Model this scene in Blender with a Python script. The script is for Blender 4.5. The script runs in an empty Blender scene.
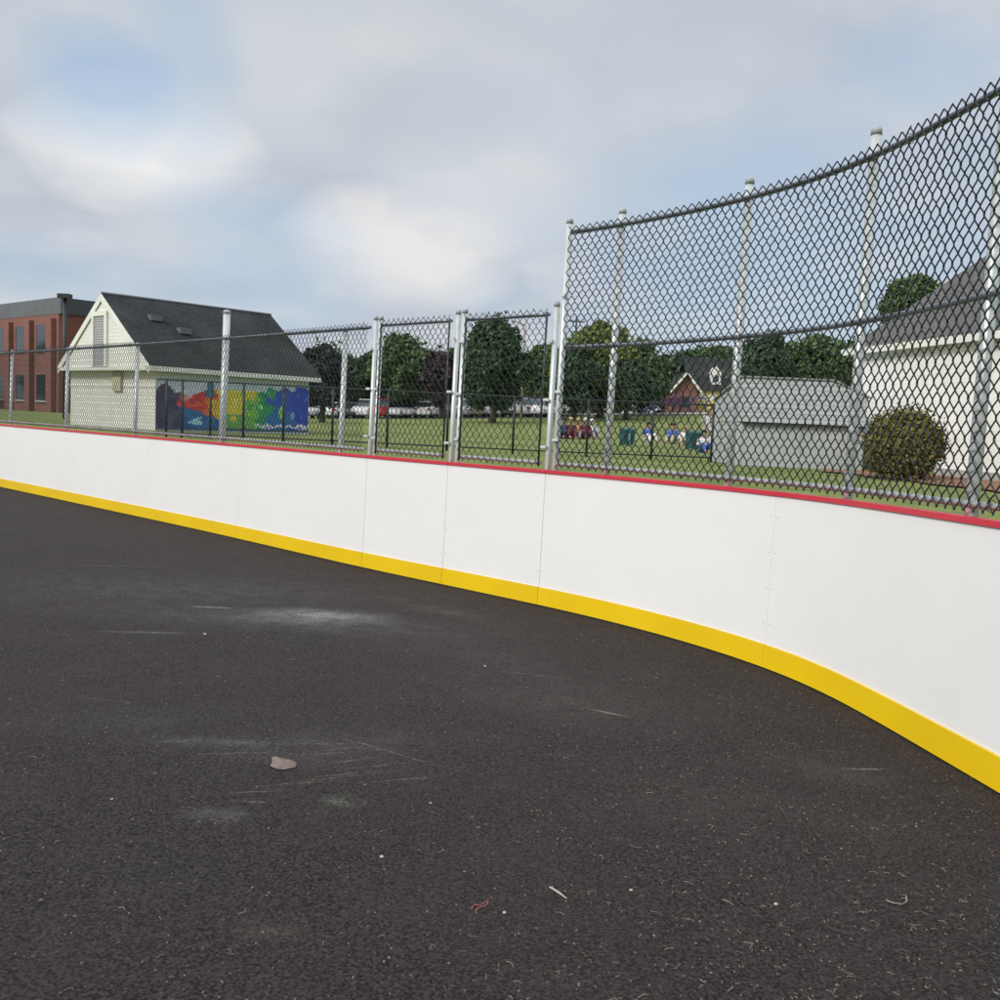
import bpy, bmesh, math, random
import numpy as np
from mathutils import Vector, Matrix, noise as mnoise
random.seed(7); rng = np.random.default_rng(11)
sc = bpy.context.scene; col = sc.collection

# ------------------------------------------------------------------ camera geometry
F = 950.0; H = 1.3209; HB = 1.07
def rot(p, r):
    cp, sp, cr, sr = math.cos(p), math.sin(p), math.cos(r), math.sin(r)
    R = np.array([[1, 0, 0], [0, -sp, -cp], [0, cp, -sp]])
    return np.array([[cr, -sr, 0], [sr, cr, 0], [0, 0, 1]]) @ R
RW = rot(.085, .042)      # world frame
RR = rot(.0636, .0561)      # frame of the gently sloping rink slab
def ray(u, v, R=RW): return R.T @ np.array([(u - 500) / F, (v - 500) / F, 1.])
CAM = np.array([0, 0, H])
def at(u, v, Y):
    d = ray(u, v); return CAM + d * (Y / d[1])
def proj(P, R=RW):
    c = R @ (np.asarray(P, float) - CAM); return 500 + F * c[0] / c[2], 500 + F * c[1] / c[2]
def rk(u, v, z=0):
    d = ray(u, v, RR); return CAM + d * ((z - H) / d[2])
M3 = RW.T @ RR            # slab vectors -> world vectors
MW = Matrix.Translation((0, 0, H)) @ Matrix(M3.tolist()).to_4x4() @ Matrix.Translation((0, 0, -H))
MWn = np.array(MW)
SN = M3 @ np.array([0, 0, 1.])
S0 = (MWn @ np.array([0, 0, 0, 1.]))[:3]
def slab_z(x, y): return S0[2] - (SN[0] * (x - S0[0]) + SN[1] * (y - S0[1])) / SN[2]

cam = bpy.data.cameras.new('camera'); co = bpy.data.objects.new('camera', cam); col.objects.link(co)
cam.sensor_width = 36; cam.lens = 36 * F / 1000; cam.clip_end = 3000; cam.clip_start = .05
mm = np.eye(4); mm[:3, 0] = RW[0]; mm[:3, 1] = -RW[1]; mm[:3, 2] = -RW[2]; mm[:3, 3] = CAM
co.matrix_world = Matrix(mm.tolist()); sc.camera = co

# ------------------------------------------------------------------ board line in plan (slab frame)
BOT = [(49,498),(160,521.4),(200,530.8),(284,549.8),(320,557.6),(418,580),(440,584.4),(537,605.2),(600,620),(740,660),(780,676),(870,717.9),(950,764.7)]
TOP = [(49,429),(160,439.2),(200,442),(320,454.3),(440,466.8),(460,468.7),(600,479.5),(780,495.5),(800,498.6),(865,503.8),(950,522)]
def pf(A):
    A = np.array(A, float); return np.polynomial.Polynomial.fit(A[:, 0], A[:, 1], 4)
bp_, tp_ = pf(BOT), pf(TOP)
HK = np.array([-9, -6, -4, -2.5, -1, .5, 1.5, 2.5, 3.5, 4.5, 6.])     # heading of the line at these distances
HV = [-.7712, -.7745, -.8067, -.8073, -.7432, -.7682, -.9195, -1.0881, -1.4342, -1.4504, -1.4479]
def arclen(P): return np.concatenate([[0], np.cumsum(np.hypot(*np.diff(P, axis=0).T))])
_S = np.arange(-260, 131) * .1; _h = np.interp(_S, HK, HV); _w = np.hanning(17); _w /= _w.sum(); _h = np.convolve(np.pad(_h, 8, mode='edge'), _w, 'valid')
_dx, _dy = np.cos(_h) * .1, np.sin(_h) * .1
_x = np.concatenate([[0], np.cumsum((_dx[1:] + _dx[:-1]) / 2)]); _y = np.concatenate([[0], np.cumsum((_dy[1:] + _dy[:-1]) / 2)])
_x += .06606 - _x[260]; _y += 7.8909 - _y[260]; s = np.arange(len(_x)) * .1
SMAX = s[-1]; sg = np.linspace(0, SMAX, 1400)
PX = np.interp(sg, s, _x); PY = np.interp(sg, s, _y)
def sm(a, n=15):
    k_ = np.ones(n) / n; b = np.pad(a, n // 2, mode='reflect', reflect_type='odd'); return np.convolve(b, k_, 'valid')
PX, PY = sm(PX), sm(PY)
TX, TY = np.gradient(PX, sg), np.gradient(PY, sg); L_ = np.hypot(TX, TY); TX /= L_; TY /= L_
def path(sv, off=0.):
    x = np.interp(sv, sg, PX); y = np.interp(sv, sg, PY); a = np.interp(sv, sg, TX); b = np.interp(sv, sg, TY)
    return x + (-b) * off, y + a * off   # outward = left of travel
def s_of(u, v, z, off=0):
    p = rk(u, v, z)
    x, y = path(sg, off); return float(sg[np.argmin((x - p[0]) ** 2 + (y - p[1]) ** 2)])
def s_col(u, z, off=0.):
    """arc length at which height z of the line shows in picture column u"""
    x, y = path(sg, off); best = None
    us = np.array([proj((a, b, z), RR)[0] if b > 1 else 9e9 for a, b in zip(x, y)])
    return float(sg[np.argmin(abs(us - u))])
def z_at(sv, off, v):
    x, y = path(sv, off); lo, hi = 0, 6
    for _ in range(40):
        m = (lo + hi) / 2
        if proj((x, y, m), RR)[1] > v: lo = m
        else: hi = m
    return lo

# ------------------------------------------------------------------ terrain
def smooth(a, b, x):
    t = max(0., min(1., (x - a) / (b - a))); return t * t * (3 - 2 * t)
WX = []; 
for a, b in zip(PX[::8], PY[::8]): WX.append((MWn @ np.array([a, b, 0, 1.]))[:2])
WX = np.array(WX)
def outd(x, y):
    d = np.hypot(WX[:, 0] - x, WX[:, 1] - y); i = int(d.argmin()); i2 = min(max(i, 1), len(WX) - 2)
    tx, ty = WX[i2 + 1] - WX[i2 - 1]; sgn = 1 if (-(ty) * (x - WX[i][0]) + tx * (y - WX[i][1])) > 0 else -1
    return sgn * d.min()
def T(x, y):
    r = math.hypot(x, y)
    g = .40 + .15 * smooth(38, 60, y) + 1.0 * smooth(55, 95, y) + 1.0 * smooth(95, 220, y)
    g += max(-1., min(1.2, .05 * x)) * smooth(55, 95, y)
    g += .04 * math.sin(x * .21 + 1) * math.sin(y * .17) * smooth(14, 25, r)
    if r < 60:
        d = outd(x, y)
        a = smooth(.7, 5.5, d) if y > -6 else 0
        g = (slab_z(x, y) - .10) * (1 - a) + g * a
    return g
def on_ground(u, v, y0=9., y1=220.):
    d = ray(u, v); d = d / d[1]; Y = y0
    while Y < y1:
        p = CAM + d * Y
        if p[2] <= T(p[0], p[1]): return p
        Y += .1 if Y < 60 else .3
    p = CAM + d * 90; return np.array([p[0], p[1], T(p[0], p[1])])

# ------------------------------------------------------------------ helpers
class MB:
    def __init__(s): s.v = []; s.f = []; s.sm = []; s.c = None
    def add(s, vs, fs, smooth_=False):
        o = len(s.v); s.v += [tuple(map(float, a)) for a in vs]
        for f in fs: s.f.append(tuple(i + o for i in f)); s.sm.append(smooth_)
    def box(s, c, d, R=None):
        c = np.array(c, float); h = np.array(d, float) / 2
        vs = [np.array([a, b, e]) * h for a in (-1, 1) for b in (-1, 1) for e in (-1, 1)]
        if R is not None: vs = [R @ v for v in vs]
        s.add([v + c for v in vs], [(0,1,3,2),(4,6,7,5),(0,4,5,1),(2,3,7,6),(0,2,6,4),(1,5,7,3)])
    def hexa(s, a, b):   # two quads a (4 pts) -> b (4 pts)
        s.add(list(a) + list(b), [(3,2,1,0),(4,5,6,7),(0,1,5,4),(1,2,6,5),(2,3,7,6),(3,0,4,7)])
    def tube(s, pts, r, n=8, cap=True, up=(0.13, 0.21, 1)):
        pts = [np.array(p, float) for p in pts]; rs = r if hasattr(r, '__len__') else [r] * len(pts); rings = []; o = len(s.v)
        for i, p in enumerate(pts):
            d = pts[min(i + 1, len(pts) - 1)] - pts[max(i - 1, 0)]; d /= (np.linalg.norm(d) + 1e-9)
            u_ = np.array(up, float)
            if abs(d @ (u_ / np.linalg.norm(u_))) > .95: u_ = np.array([1., .1, .0])
            a = np.cross(d, u_); a /= np.linalg.norm(a); b = np.cross(d, a)
            for j in range(n):
                th = 2 * math.pi * j / n; s.v.append(tuple(p + rs[i] * (a * math.cos(th) + b * math.sin(th))))
        for i in range(len(pts) - 1):
            for j in range(n):
                j2 = (j + 1) % n; s.f.append((o + i*n + j, o + i*n + j2, o + (i+1)*n + j2, o + (i+1)*n + j)); s.sm.append(n > 5)
        if cap:
            s.f.append(tuple(o + j for j in range(n))[::-1]); s.sm.append(False)
            s.f.append(tuple(o + (len(pts)-1)*n + j for j in range(n))); s.sm.append(False)
    def ball(s, c, r, n=10, m=6):
        c = np.array(c, float); r = np.array(r if hasattr(r, '__len__') else (r, r, r), float); o = len(s.v)
        for i in range(m + 1):
            ph = math.pi * i / m
            for j in range(n):
                th = 2 * math.pi * j / n; s.v.append(tuple(c + r * [math.sin(ph)*math.cos(th), math.sin(ph)*math.sin(th), math.cos(ph)]))
        for i in range(m):
            for j in range(n):
                j2 = (j+1) % n; s.f.append((o+i*n+j, o+(i+1)*n+j, o+(i+1)*n+j2, o+i*n+j2)); s.sm.append(True)
    def build(s, name, mat, parent=None, colors=None, clean=False):
        me = bpy.data.meshes.new(name); me.from_pydata(s.v, [], s.f); me.materials.append(mat)
        me.polygons.foreach_set('use_smooth', s.sm); 
        if colors is not None:
            at_ = me.color_attributes.new('col', 'FLOAT_COLOR', 'POINT'); at_.data.foreach_set('color', np.asarray(colors, np.float32).ravel())
        me.update(); o = bpy.data.objects.new(name, me); col.objects.link(o)
        if parent is not None: o.parent = parent
        return o
def tag(o, label=None, cat=None, group=None, kind=None):
    if label: o['label'] = label
    if cat: o['category'] = cat
    if group: o['group'] = group
    if kind: o['kind'] = kind
    return o
def empty(name, loc=(0,0,0), rz=0, label=None, cat=None, group=None, mat=None):
    o = bpy.data.objects.new(name, None); col.objects.link(o); o.empty_display_size = .2
    if mat is not None: o.matrix_world = mat
    else: o.location = tuple(map(float, loc)); o.rotation_euler = (0, 0, rz)
    return tag(o, label, cat, group)
def children(o): return [c for c in list(bpy.data.objects) if c.parent == o]
def copy_tree(o, parent=None):
    c = o.copy(); col.objects.link(c); c.parent = parent
    for ch in children(o): copy_tree(ch, c)
    return c
def slab_empty(name, x, y, label, cat, group=None):
    o = empty(name, label=label, cat=cat, group=group, mat=MW @ Matrix.Translation((float(x), float(y), 0))); return o

# ------------------------------------------------------------------ materials
def N(nt, t, **kw):
    n = nt.nodes.new(t)
    for k_, v in kw.items():
        if k_.startswith('i_'):
            key = k_[2:].replace('_', ' ')
            n.inputs[int(key) if key.isdigit() else key].default_value = v
        else: setattr(n, k_, v)
    return n
def lin(r, g, b):
    f = lambda c: (c / 12.92 if c <= .04045 else ((c + .055) / 1.055) ** 2.4)
    return (f(r / 255), f(g / 255), f(b / 255), 1)
def mixc(nt, fac, a, b, mode='MIX'):
    n = nt.nodes.new('ShaderNodeMix'); n.data_type = 'RGBA'; n.blend_type = mode
    for sock, val in ((n.inputs[0], fac), (n.inputs[6], a), (n.inputs[7], b)):
        if hasattr(val, 'links') or isinstance(val, bpy.types.NodeSocket): nt.links.new(val, sock)
        else: sock.default_value = val
    return n.outputs[2]
def ramp(nt, src, stops, interp='LINEAR'):
    n = nt.nodes.new('ShaderNodeValToRGB'); n.color_ramp.interpolation = interp
    e = n.color_ramp.elements
    while len(e) < len(stops): e.new(.5)
    for i, (p_, c) in enumerate(stops):
        e[i].position = p_; e[i].color = c if hasattr(c, '__len__') else (c, c, c, 1)
    nt.links.new(src, n.inputs[0]); return n.outputs[0]
def math_(nt, op, a, b=0., c=None):
    n = nt.nodes.new('ShaderNodeMath'); n.operation = op
    for i, v in enumerate((a, b) if c is None else (a, b, c)):
        if isinstance(v, bpy.types.NodeSocket): nt.links.new(v, n.inputs[i])
        else: n.inputs[i].default_value = v
    return n.outputs[0]
def base(name, rough=.6, metal=0., spec=.5):
    m = bpy.data.materials.new(name); m.use_nodes = True; nt = m.node_tree; b = nt.nodes['Principled BSDF']
    b.inputs['Roughness'].default_value = rough; b.inputs['Metallic'].default_value = metal; b.inputs['Specular IOR Level'].default_value = spec
    return m, nt, b
def coords(nt, kind='Object'): return nt.nodes.new('ShaderNodeTexCoord').outputs[kind]
def noise(nt, vec, scale, detail=4, rough=.55):
    n = N(nt, 'ShaderNodeTexNoise'); n.inputs['Scale'].default_value = scale; n.inputs['Detail'].default_value = detail; n.inputs['Roughness'].default_value = rough
    nt.links.new(vec, n.inputs['Vector']); return n.outputs['Fac']
def bump(nt, b, src, dist, strength=1.):
    n = N(nt, 'ShaderNodeBump'); n.inputs['Distance'].default_value = dist; n.inputs['Strength'].default_value = strength
    nt.links.new(src, n.inputs['Height']); nt.links.new(n.outputs[0], b.inputs['Normal'])
def simple(name, c, c2=None, scale=3., rough=.6, metal=0., bd=0., spec=.5, bs=None):
    m, nt, b = base(name, rough, metal, spec); v = coords(nt)
    c = (*c, 1) if len(c) == 3 else c
    c2 = c2 or tuple(x * .8 for x in c[:3]); c2 = (*c2, 1) if len(c2) == 3 else c2
    n = noise(nt, v, scale); f = ramp(nt, n, [(.35, 0.), (.65, 1.)])
    nt.links.new(mixc(nt, f, c, c2), b.inputs['Base Color'])
    if bd: bump(nt, b, noise(nt, v, bs or scale * 4), bd)
    return m
MT = {}
MT['galv'] = simple('galvanised_steel', (.60, .63, .61), (.52, .55, .53), 9, .40, .3, .0006)
MT['galv_rail'] = simple('weathered_galvanised_rail', (.30, .32, .33), (.20, .21, .22), 10, .5, .3)
MT['low_rail'] = simple('galvanised_bottom_rail', (.42, .44, .45), (.30, .32, .33), 9, .5)
MT['mid_rail'] = simple('dull_galvanised_rail', (.36, .38, .40), (.22, .24, .25), 6, .38, .75)
MT['top_rail'] = simple('galvanised_top_rail', (.26, .28, .30), (.16, .18, .19), 8, .36, .8)
MT['dark_rail'] = simple('dark_coated_rail', (.035, .04, .045), (.055, .06, .065), 12, .5)
MT['vinyl'] = simple('black_vinyl_wire', (.012, .015, .017), (.02, .024, .026), 30, .45)
MT['zinc'] = simple('bright_zinc_clamp', (.72, .73, .72), (.6, .62, .6), 20, .4, .2)
MT['black_steel'] = simple('black_painted_steel', (.012, .014, .016), (.025, .028, .03), 20, .5)
def board_mat(name, c, c2, rough):
    m, nt, b = base(name, rough); v = coords(nt)
    n1 = noise(nt, v, 1.3, 3); n2 = noise(nt, v, 45, 5)
    a = mixc(nt, ramp(nt, n1, [(.35, 0.), (.7, 1.)]), (*c, 1), (*c2, 1))
    mp = N(nt, 'ShaderNodeMapping'); mp.inputs['Scale'].default_value = (2, 2, 26); nt.links.new(v, mp.inputs[0])
    sc_ = ramp(nt, noise(nt, mp.outputs[0], 3.2, 8, .7), [(.62, 0.), (.74, .24)])
    a = mixc(nt, sc_, a, (.45, .44, .42, 1))
    g = ramp(nt, n2, [(.66, 0.), (.78, .10)])
    a = mixc(nt, g, a, (.5, .48, .42, 1))
    nt.links.new(a, b.inputs['Base Color']); bump(nt, b, noise(nt, v, 2.2, 2), .004, .6)
    return m
MT['board'] = board_mat('white_board_plastic', (.85, .84, .815), (.82, .81, .79), .42)
MT['yellow'] = board_mat('yellow_kick_plate', (.86, .58, .005), (.79, .52, .006), .38)
MT['red'] = board_mat('red_cap_plastic', (.62, .035, .06), (.55, .03, .05), .4)
MT['seam'] = simple('dark_joint', (.10, .10, .09), rough=.9)
MT['bolt'] = simple('bolt_head', (.45, .44, .42), rough=.5)

def asphalt():
    m, nt, b = base('asphalt', .92, 0, .22); v = coords(nt)
    grain = noise(nt, v, 85, 5, .75); g2 = noise(nt, v, 34, 4, .7); big = noise(nt, v, .55, 4, .6); mid = noise(nt, v, 2.6, 6, .65)
    vo = N(nt, 'ShaderNodeTexVoronoi'); vo.inputs['Scale'].default_value = 95; nt.links.new(v, vo.inputs['Vector'])
    vb = N(nt, 'ShaderNodeTexVoronoi'); vb.inputs['Scale'].default_value = 130; nt.links.new(v, vb.inputs['Vector'])
    sb_ = N(nt, 'ShaderNodeSeparateColor'); nt.links.new(vb.outputs['Color'], sb_.inputs[0])
    c = mixc(nt, ramp(nt, grain, [(.44, 0.), (.58, 1.)]), (.008, .007, .007, 1), (.086, .068, .063, 1))
    c = mixc(nt, ramp(nt, sb_.outputs[1], [(.2, 0.), (1., .8)]), c, (.075, .063, .060, 1))
    c = mixc(nt, ramp(nt, sb_.outputs[2], [(.62, 0.), (.8, 1.)]), c, (.006, .005, .005, 1))
    c = mixc(nt, ramp(nt, g2, [(.42, 0.), (.6, .45)]), c, (.022, .019, .019, 1))
    c = mixc(nt, ramp(nt, big, [(.35, 0.), (.7, .35)]), c, (.046, .034, .031, 1))
    c = mixc(nt, ramp(nt, mid, [(.45, 0.), (.75, .30)]), c, (.060, .050, .047, 1))
    # pale aggregate chips
    sep = N(nt, 'ShaderNodeSeparateColor'); nt.links.new(vo.outputs['Color'], sep.inputs[0])
    chip = math_(nt, 'MULTIPLY', math_(nt, 'GREATER_THAN', sep.outputs[0], .965), math_(nt, 'LESS_THAN', vo.outputs['Distance'], .4))
    c = mixc(nt, math_(nt, 'MULTIPLY', chip, .3), c, (.17, .145, .125, 1))
    # brown dust that gathers by the boards on the right and faint long scuffs
    mp = N(nt, 'ShaderNodeMapping'); mp.inputs['Rotation'].default_value = (0, 0, .35); mp.inputs['Scale'].default_value = (.55, 9, 1); nt.links.new(v, mp.inputs[0])
    sf = ramp(nt, noise(nt, mp.outputs[0], 1.6, 7, .7), [(.62, 0.), (.74, .32)])
    c = mixc(nt, math_(nt, 'MULTIPLY', sf, ramp(nt, noise(nt, v, .8, 3), [(.45, 0.), (.6, 1.)])), c, (.17, .16, .155, 1))
    mp = N(nt, 'ShaderNodeMapping'); mp.inputs['Rotation'].default_value = (0, 0, -.25); mp.inputs['Scale'].default_value = (1.2, 14, 1); nt.links.new(v, mp.inputs[0])
    sf = ramp(nt, noise(nt, mp.outputs[0], 1.1, 7, .72), [(.66, 0.), (.74, .3)])
    c = mixc(nt, sf, c, (.15, .14, .13, 1))
    wn = N(nt, 'ShaderNodeTexNoise'); wn.inputs['Scale'].default_value = 9; wn.inputs['Detail'].default_value = 5; nt.links.new(v, wn.inputs['Vector'])
    va = N(nt, 'ShaderNodeVectorMath', operation='MULTIPLY_ADD'); nt.links.new(wn.outputs['Color'], va.inputs[0]); va.inputs[1].default_value = (.11, .11, 0); 
    vb_ = N(nt, 'ShaderNodeVectorMath', operation='SUBTRACT'); nt.links.new(v, vb_.inputs[0]); vb_.inputs[1].default_value = (.055, .055, 0); nt.links.new(vb_.outputs[0], va.inputs[2])
    vw = va.outputs[0]
    va2 = N(nt, 'ShaderNodeVectorMath', operation='MULTIPLY_ADD'); nt.links.new(wn.outputs['Color'], va2.inputs[0]); va2.inputs[1].default_value = (.03, .03, 0); nt.links.new(v, va2.inputs[2]); vn = va2.outputs[0]
    gritty = ramp(nt, noise(nt, v, 60, 3, .7), [(.38, .1), (.6, 1.)])
    # individual stains: centre, half sizes, heading, colour, strength, raggedness
    shared = {q_: noise(nt, v, q_, 5, .65) for q_ in (6, 16)}
    def stain(u, w, sx, sy, rz, colr, k_, nscale=9, lo=.3, hi=.7):
        nonlocal c
        p = rk(u, w)
        mp = N(nt, 'ShaderNodeMapping', vector_type='TEXTURE'); mp.inputs['Location'].default_value = (p[0], p[1], 0)
        mp.inputs['Rotation'].default_value = (0, 0, rz); mp.inputs['Scale'].default_value = (sx, sy, 1); nt.links.new(vw if sy > .05 else vn, mp.inputs[0])
        gr = N(nt, 'ShaderNodeTexGradient', gradient_type='QUADRATIC_SPHERE'); nt.links.new(mp.outputs[0], gr.inputs[0])
        nn = N(nt, 'ShaderNodeMapRange'); nt.links.new(shared[6 if nscale < 12 else 16], nn.inputs[0]); nn.inputs[1].default_value = lo; nn.inputs[2].default_value = hi; nn = nn.outputs[0]
        f = math_(nt, 'MULTIPLY', math_(nt, 'MULTIPLY', gr.outputs['Fac'] if 'Fac' in gr.outputs else gr.outputs[1], nn), k_)
        f = math_(nt, 'MINIMUM', math_(nt, 'MULTIPLY', f, gritty), .8)
        c = mixc(nt, f, c, colr)
    stain(180, 590, 3.2, 1.4, .2, (.115, .112, .112, 1), .9, 6)
    stain(470, 655, 1.6, .7, -.5, (.10, .085, .08, 1), .7, 6)
    stain(700, 800, .8, .5, -.4, (.085, .070, .062, 1), .9, 6)
    stain(120, 720, .8, .4, .2, (.085, .08, .078, 1), .9, 6)
    stain(880, 830, .5, .3, -.4, (.09, .07, .055, 1), .9, 6)
    stain(160, 870, .45, .25, 0, (.03, .03, .03, 1), .9, 6)
    stain(318, 616, .8, .42, .1, (.36, .36, .35, 1), 1.9, 7, .2, .7)
    stain(300, 622, 2.2, .55, .0, (.16, .16, .155, 1), 1.1, 5)
    stain(214, 607, .28, .035, .1, (.36, .36, .35, 1), 1.6, 20, .2, .5)
    stain(150, 632, .45, .05, .15, (.22, .22, .21, 1), 1.3, 14, .3, .6)
    stain(330, 745, 1.0, .5, .3, (.12, .11, .10, 1), .8, 8)
    for u_, w_, L_s, rz_ in ((345, 776, .3, .42), (362, 772, .36, .40), (378, 765, .25, .46), (352, 760, .18, .5), (338, 752, .15, .3), (398, 752, .45, -.55), (372, 744, .25, -.5), (335, 743, .2, .2), (300, 782, .22, .35), (262, 790, .2, .3), (255, 800, .14, .1), (410, 778, .25, .4), (330, 800, .12, .2), (350, 748, .2, .35), (240, 752, .3, .25), (190, 740, .2, .3)):
        stain(u_, w_, L_s, .012, rz_, (.20, .18, .15, 1), 1.5, 18, .35, .6)
    stain(340, 801, .14, .09, .3, (.15, .15, .12, 1), 1.6, 16, .35, .6)
    stain(235, 742, .6, .12, .1, (.15, .145, .14, 1), 1.4, 10)
    stain(215, 815, .2, .13, 0, (.17, .16, .15, 1), 1.2, 12)
    stain(270, 930, .16, .12, 0, (.12, .10, .08, 1), 1.0, 12, .3, .6)
    stain(830, 772, .5, .25, -.5, (.10, .085, .07, 1), 1.2, 7)
    stain(610, 712, .16, .016, -.5, (.34, .32, .28, 1), 2.2, 30, .2, .4)
    stain(525, 673, .3, .025, -.2, (.19, .18, .16, 1), 1.3, 16, .4, .6)
    stain(866, 768, .15, .012, .1, (.34, .31, .28, 1), 2.4, 30, .2, .4)
    stain(110, 566, .9, .06, .25, (.14, .135, .13, 1), 1.0, 16, .35, .7)
    stain(560, 700, 1.2, .7, -.3, (.11, .095, .085, 1), .9, 5)
    stain(450, 612, 1.0, .3, -.7, (.13, .11, .095, 1), 1.0, 6)
    nt.links.new(c, b.inputs['Base Color'])
    h = math_(nt, 'ADD', grain, math_(nt, 'MULTIPLY', g2, 1.5)); bump(nt, b, h, .012, 1.)
    return m
MT['asphalt'] = asphalt()

def grass():
    m, nt, b = base('mown_grass', .9, 0, .2); v = coords(nt)
    big = noise(nt, v, .12, 4); mid = noise(nt, v, 1.1, 5, .6); fine = noise(nt, v, 22, 4, .7)
    c = mixc(nt, ramp(nt, fine, [(.35, 0.), (.7, 1.)]), (.055, .098, .020, 1), (.20, .26, .070, 1))
    c = mixc(nt, ramp(nt, mid, [(.42, 0.), (.62, .7)]), c, (.25, .27, .08, 1))
    c = mixc(nt, ramp(nt, big, [(.4, 0.), (.65, .65)]), c, (.25, .26, .09, 1))
    # the field beyond the fence is dryer; the far slope darker, longer turf
    sep = N(nt, 'ShaderNodeSeparateXYZ'); nt.links.new(v, sep.inputs[0])
    nt.links.new(c, b.inputs['Base Color']); bump(nt, b, math_(nt, 'ADD', fine, mid), .05, 1.)
    return m
MT['grass'] = grass()
def leafmat(name, a, b_, c3=None, sc_=1.1):
    m, nt, b = base(name, .7, 0, .25); v = coords(nt)
    n1 = noise(nt, v, sc_, 3); n2 = noise(nt, v, sc_ * 6, 3)
    c = mixc(nt, ramp(nt, n1, [(.35, 0.), (.65, 1.)]), (*a, 1), (*b_, 1))
    c = mixc(nt, ramp(nt, n2, [(.4, 0.), (.7, .6)]), c, (*(c3 or tuple(x * 1.5 for x in b_)), 1))
    nt.links.new(c, b.inputs['Base Color']); return m
MT['leaf_far'] = leafmat('far_green_leaves', (.05, .085, .045), (.08, .12, .06))
MT['leaf_dark'] = leafmat('dark_green_leaves', (.028, .058, .032), (.050, .088, .040))
MT['leaf_mid'] = leafmat('green_leaves', (.048, .092, .034), (.085, .13, .045))
MT['leaf_light'] = leafmat('yellow_green_leaves', (.085, .13, .03), (.15, .19, .045))
MT['leaf_purple'] = leafmat('purple_leaves', (.030, .022, .028), (.050, .034, .042))
MT['leaf_black'] = leafmat('blackish_leaves', (.022, .028, .028), (.036, .044, .038))
MT['leaf_bush'] = leafmat('olive_bronze_bush_leaves', (.075, .080, .020), (.17, .14, .035), (.28, .23, .07), 3.5)
MT['bark'] = simple('bark', (.09, .07, .055), (.05, .04, .03), 6, .9, 0, .02)
MT['mulch'] = simple('bark_mulch', (.30, .15, .07), (.16, .08, .04), 14, .95, 0, .03)
MT['concrete'] = simple('concrete_edge', (.42, .41, .38), (.33, .32, .30), 5, .9)

def band(nt, v, axis, period, width):
    sep = N(nt, 'ShaderNodeSeparateXYZ'); nt.links.new(v, sep.inputs[0])
    fr = math_(nt, 'FRACT', math_(nt, 'DIVIDE', sep.outputs[axis], period)); return math_(nt, 'LESS_THAN', fr, width / period)
def siding(name, c, period=.18, gap=.02, dark=.72, bd=.012, c2=None):
    m, nt, b = base(name, .65); v = coords(nt)
    bnd = band(nt, v, 2, period, gap); n_ = noise(nt, v, 1.5, 4)
    cc = mixc(nt, ramp(nt, n_, [(.35, 0.), (.7, 1.)]), (*c, 1), (*(c2 or tuple(x * .9 for x in c)), 1))
    cc = mixc(nt, bnd, cc, (*[x * dark for x in c], 1)); nt.links.new(cc, b.inputs['Base Color'])
    bump(nt, b, math_(nt, 'SUBTRACT', 1., bnd), bd); return m
MT['cream_siding'] = siding('cream_lap_siding', (.80, .79, .74), .13, .012, .86, .006)
MT['cream_block'] = siding('cream_painted_block', (.72, .715, .655), .2, .014, .9, .004)
MT['blue_block'] = siding('pale_blue_painted_block', (.58, .66, .72), .2, .018, .82, .006)
MT['trim'] = simple('white_trim', (.80, .79, .73), (.72, .71, .66), 2, .5)
MT['white_wall'] = siding('white_cream_lap_wall', (.86, .855, .81), .22, .012, .93, .005)
MT['louvre'] = siding('grey_louvre', (.42, .43, .45), .09, .03, .5, .02)
MT['beige_panel'] = simple('beige_panel', (.52, .49, .36), rough=.7)
def shingle(name, c, c2, period=.28):
    m, nt, b = base(name, .9, 0, .2); v = coords(nt)
    n1 = noise(nt, v, .7, 5, .6); n2 = noise(nt, v, 9, 3)
    cc = mixc(nt, ramp(nt, n1, [(.35, 0.), (.7, 1.)]), (*c, 1), (*c2, 1))
    br = N(nt, 'ShaderNodeTexBrick'); br.inputs['Scale'].default_value = 3.2; br.inputs['Color1'].default_value = (.9, .9, .9, 1); br.inputs['Color2'].default_value = (1.25, 1.25, 1.25, 1); br.inputs['Mortar'].default_value = (.6, .6, .6, 1)
    br.inputs['Mortar Size'].default_value = .03
    sepv = N(nt, 'ShaderNodeSeparateXYZ'); nt.links.new(v, sepv.inputs[0]); cmb = N(nt, 'ShaderNodeCombineXYZ')
    nt.links.new(math_(nt, 'ADD', sepv.outputs[0], sepv.outputs[1]), cmb.inputs[0]); nt.links.new(math_(nt, 'MULTIPLY', sepv.outputs[2], 1.3), cmb.inputs[1]); nt.links.new(cmb.outputs[0], br.inputs['Vector'])
    cc = mixc(nt, 1., cc, br.outputs['Color'], 'MULTIPLY'); cc = mixc(nt, ramp(nt, n2, [(.3, 0.), (.8, .5)]), cc, (*[x * 1.6 for x in c2], 1))
    nt.links.new(cc, b.inputs['Base Color']); bump(nt, b, br.outputs['Fac'], .01); return m
MT['dark_shingle'] = shingle('dark_shingles', (.014, .016, .017), (.042, .046, .044))
MT['grey_shingle'] = shingle('grey_shingles', (.085, .083, .082), (.12, .115, .11))
MT['pale_shingle'] = simple('pale_grey_shingles', (.27, .30, .29), (.22, .24, .235), 2, .85)
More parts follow.
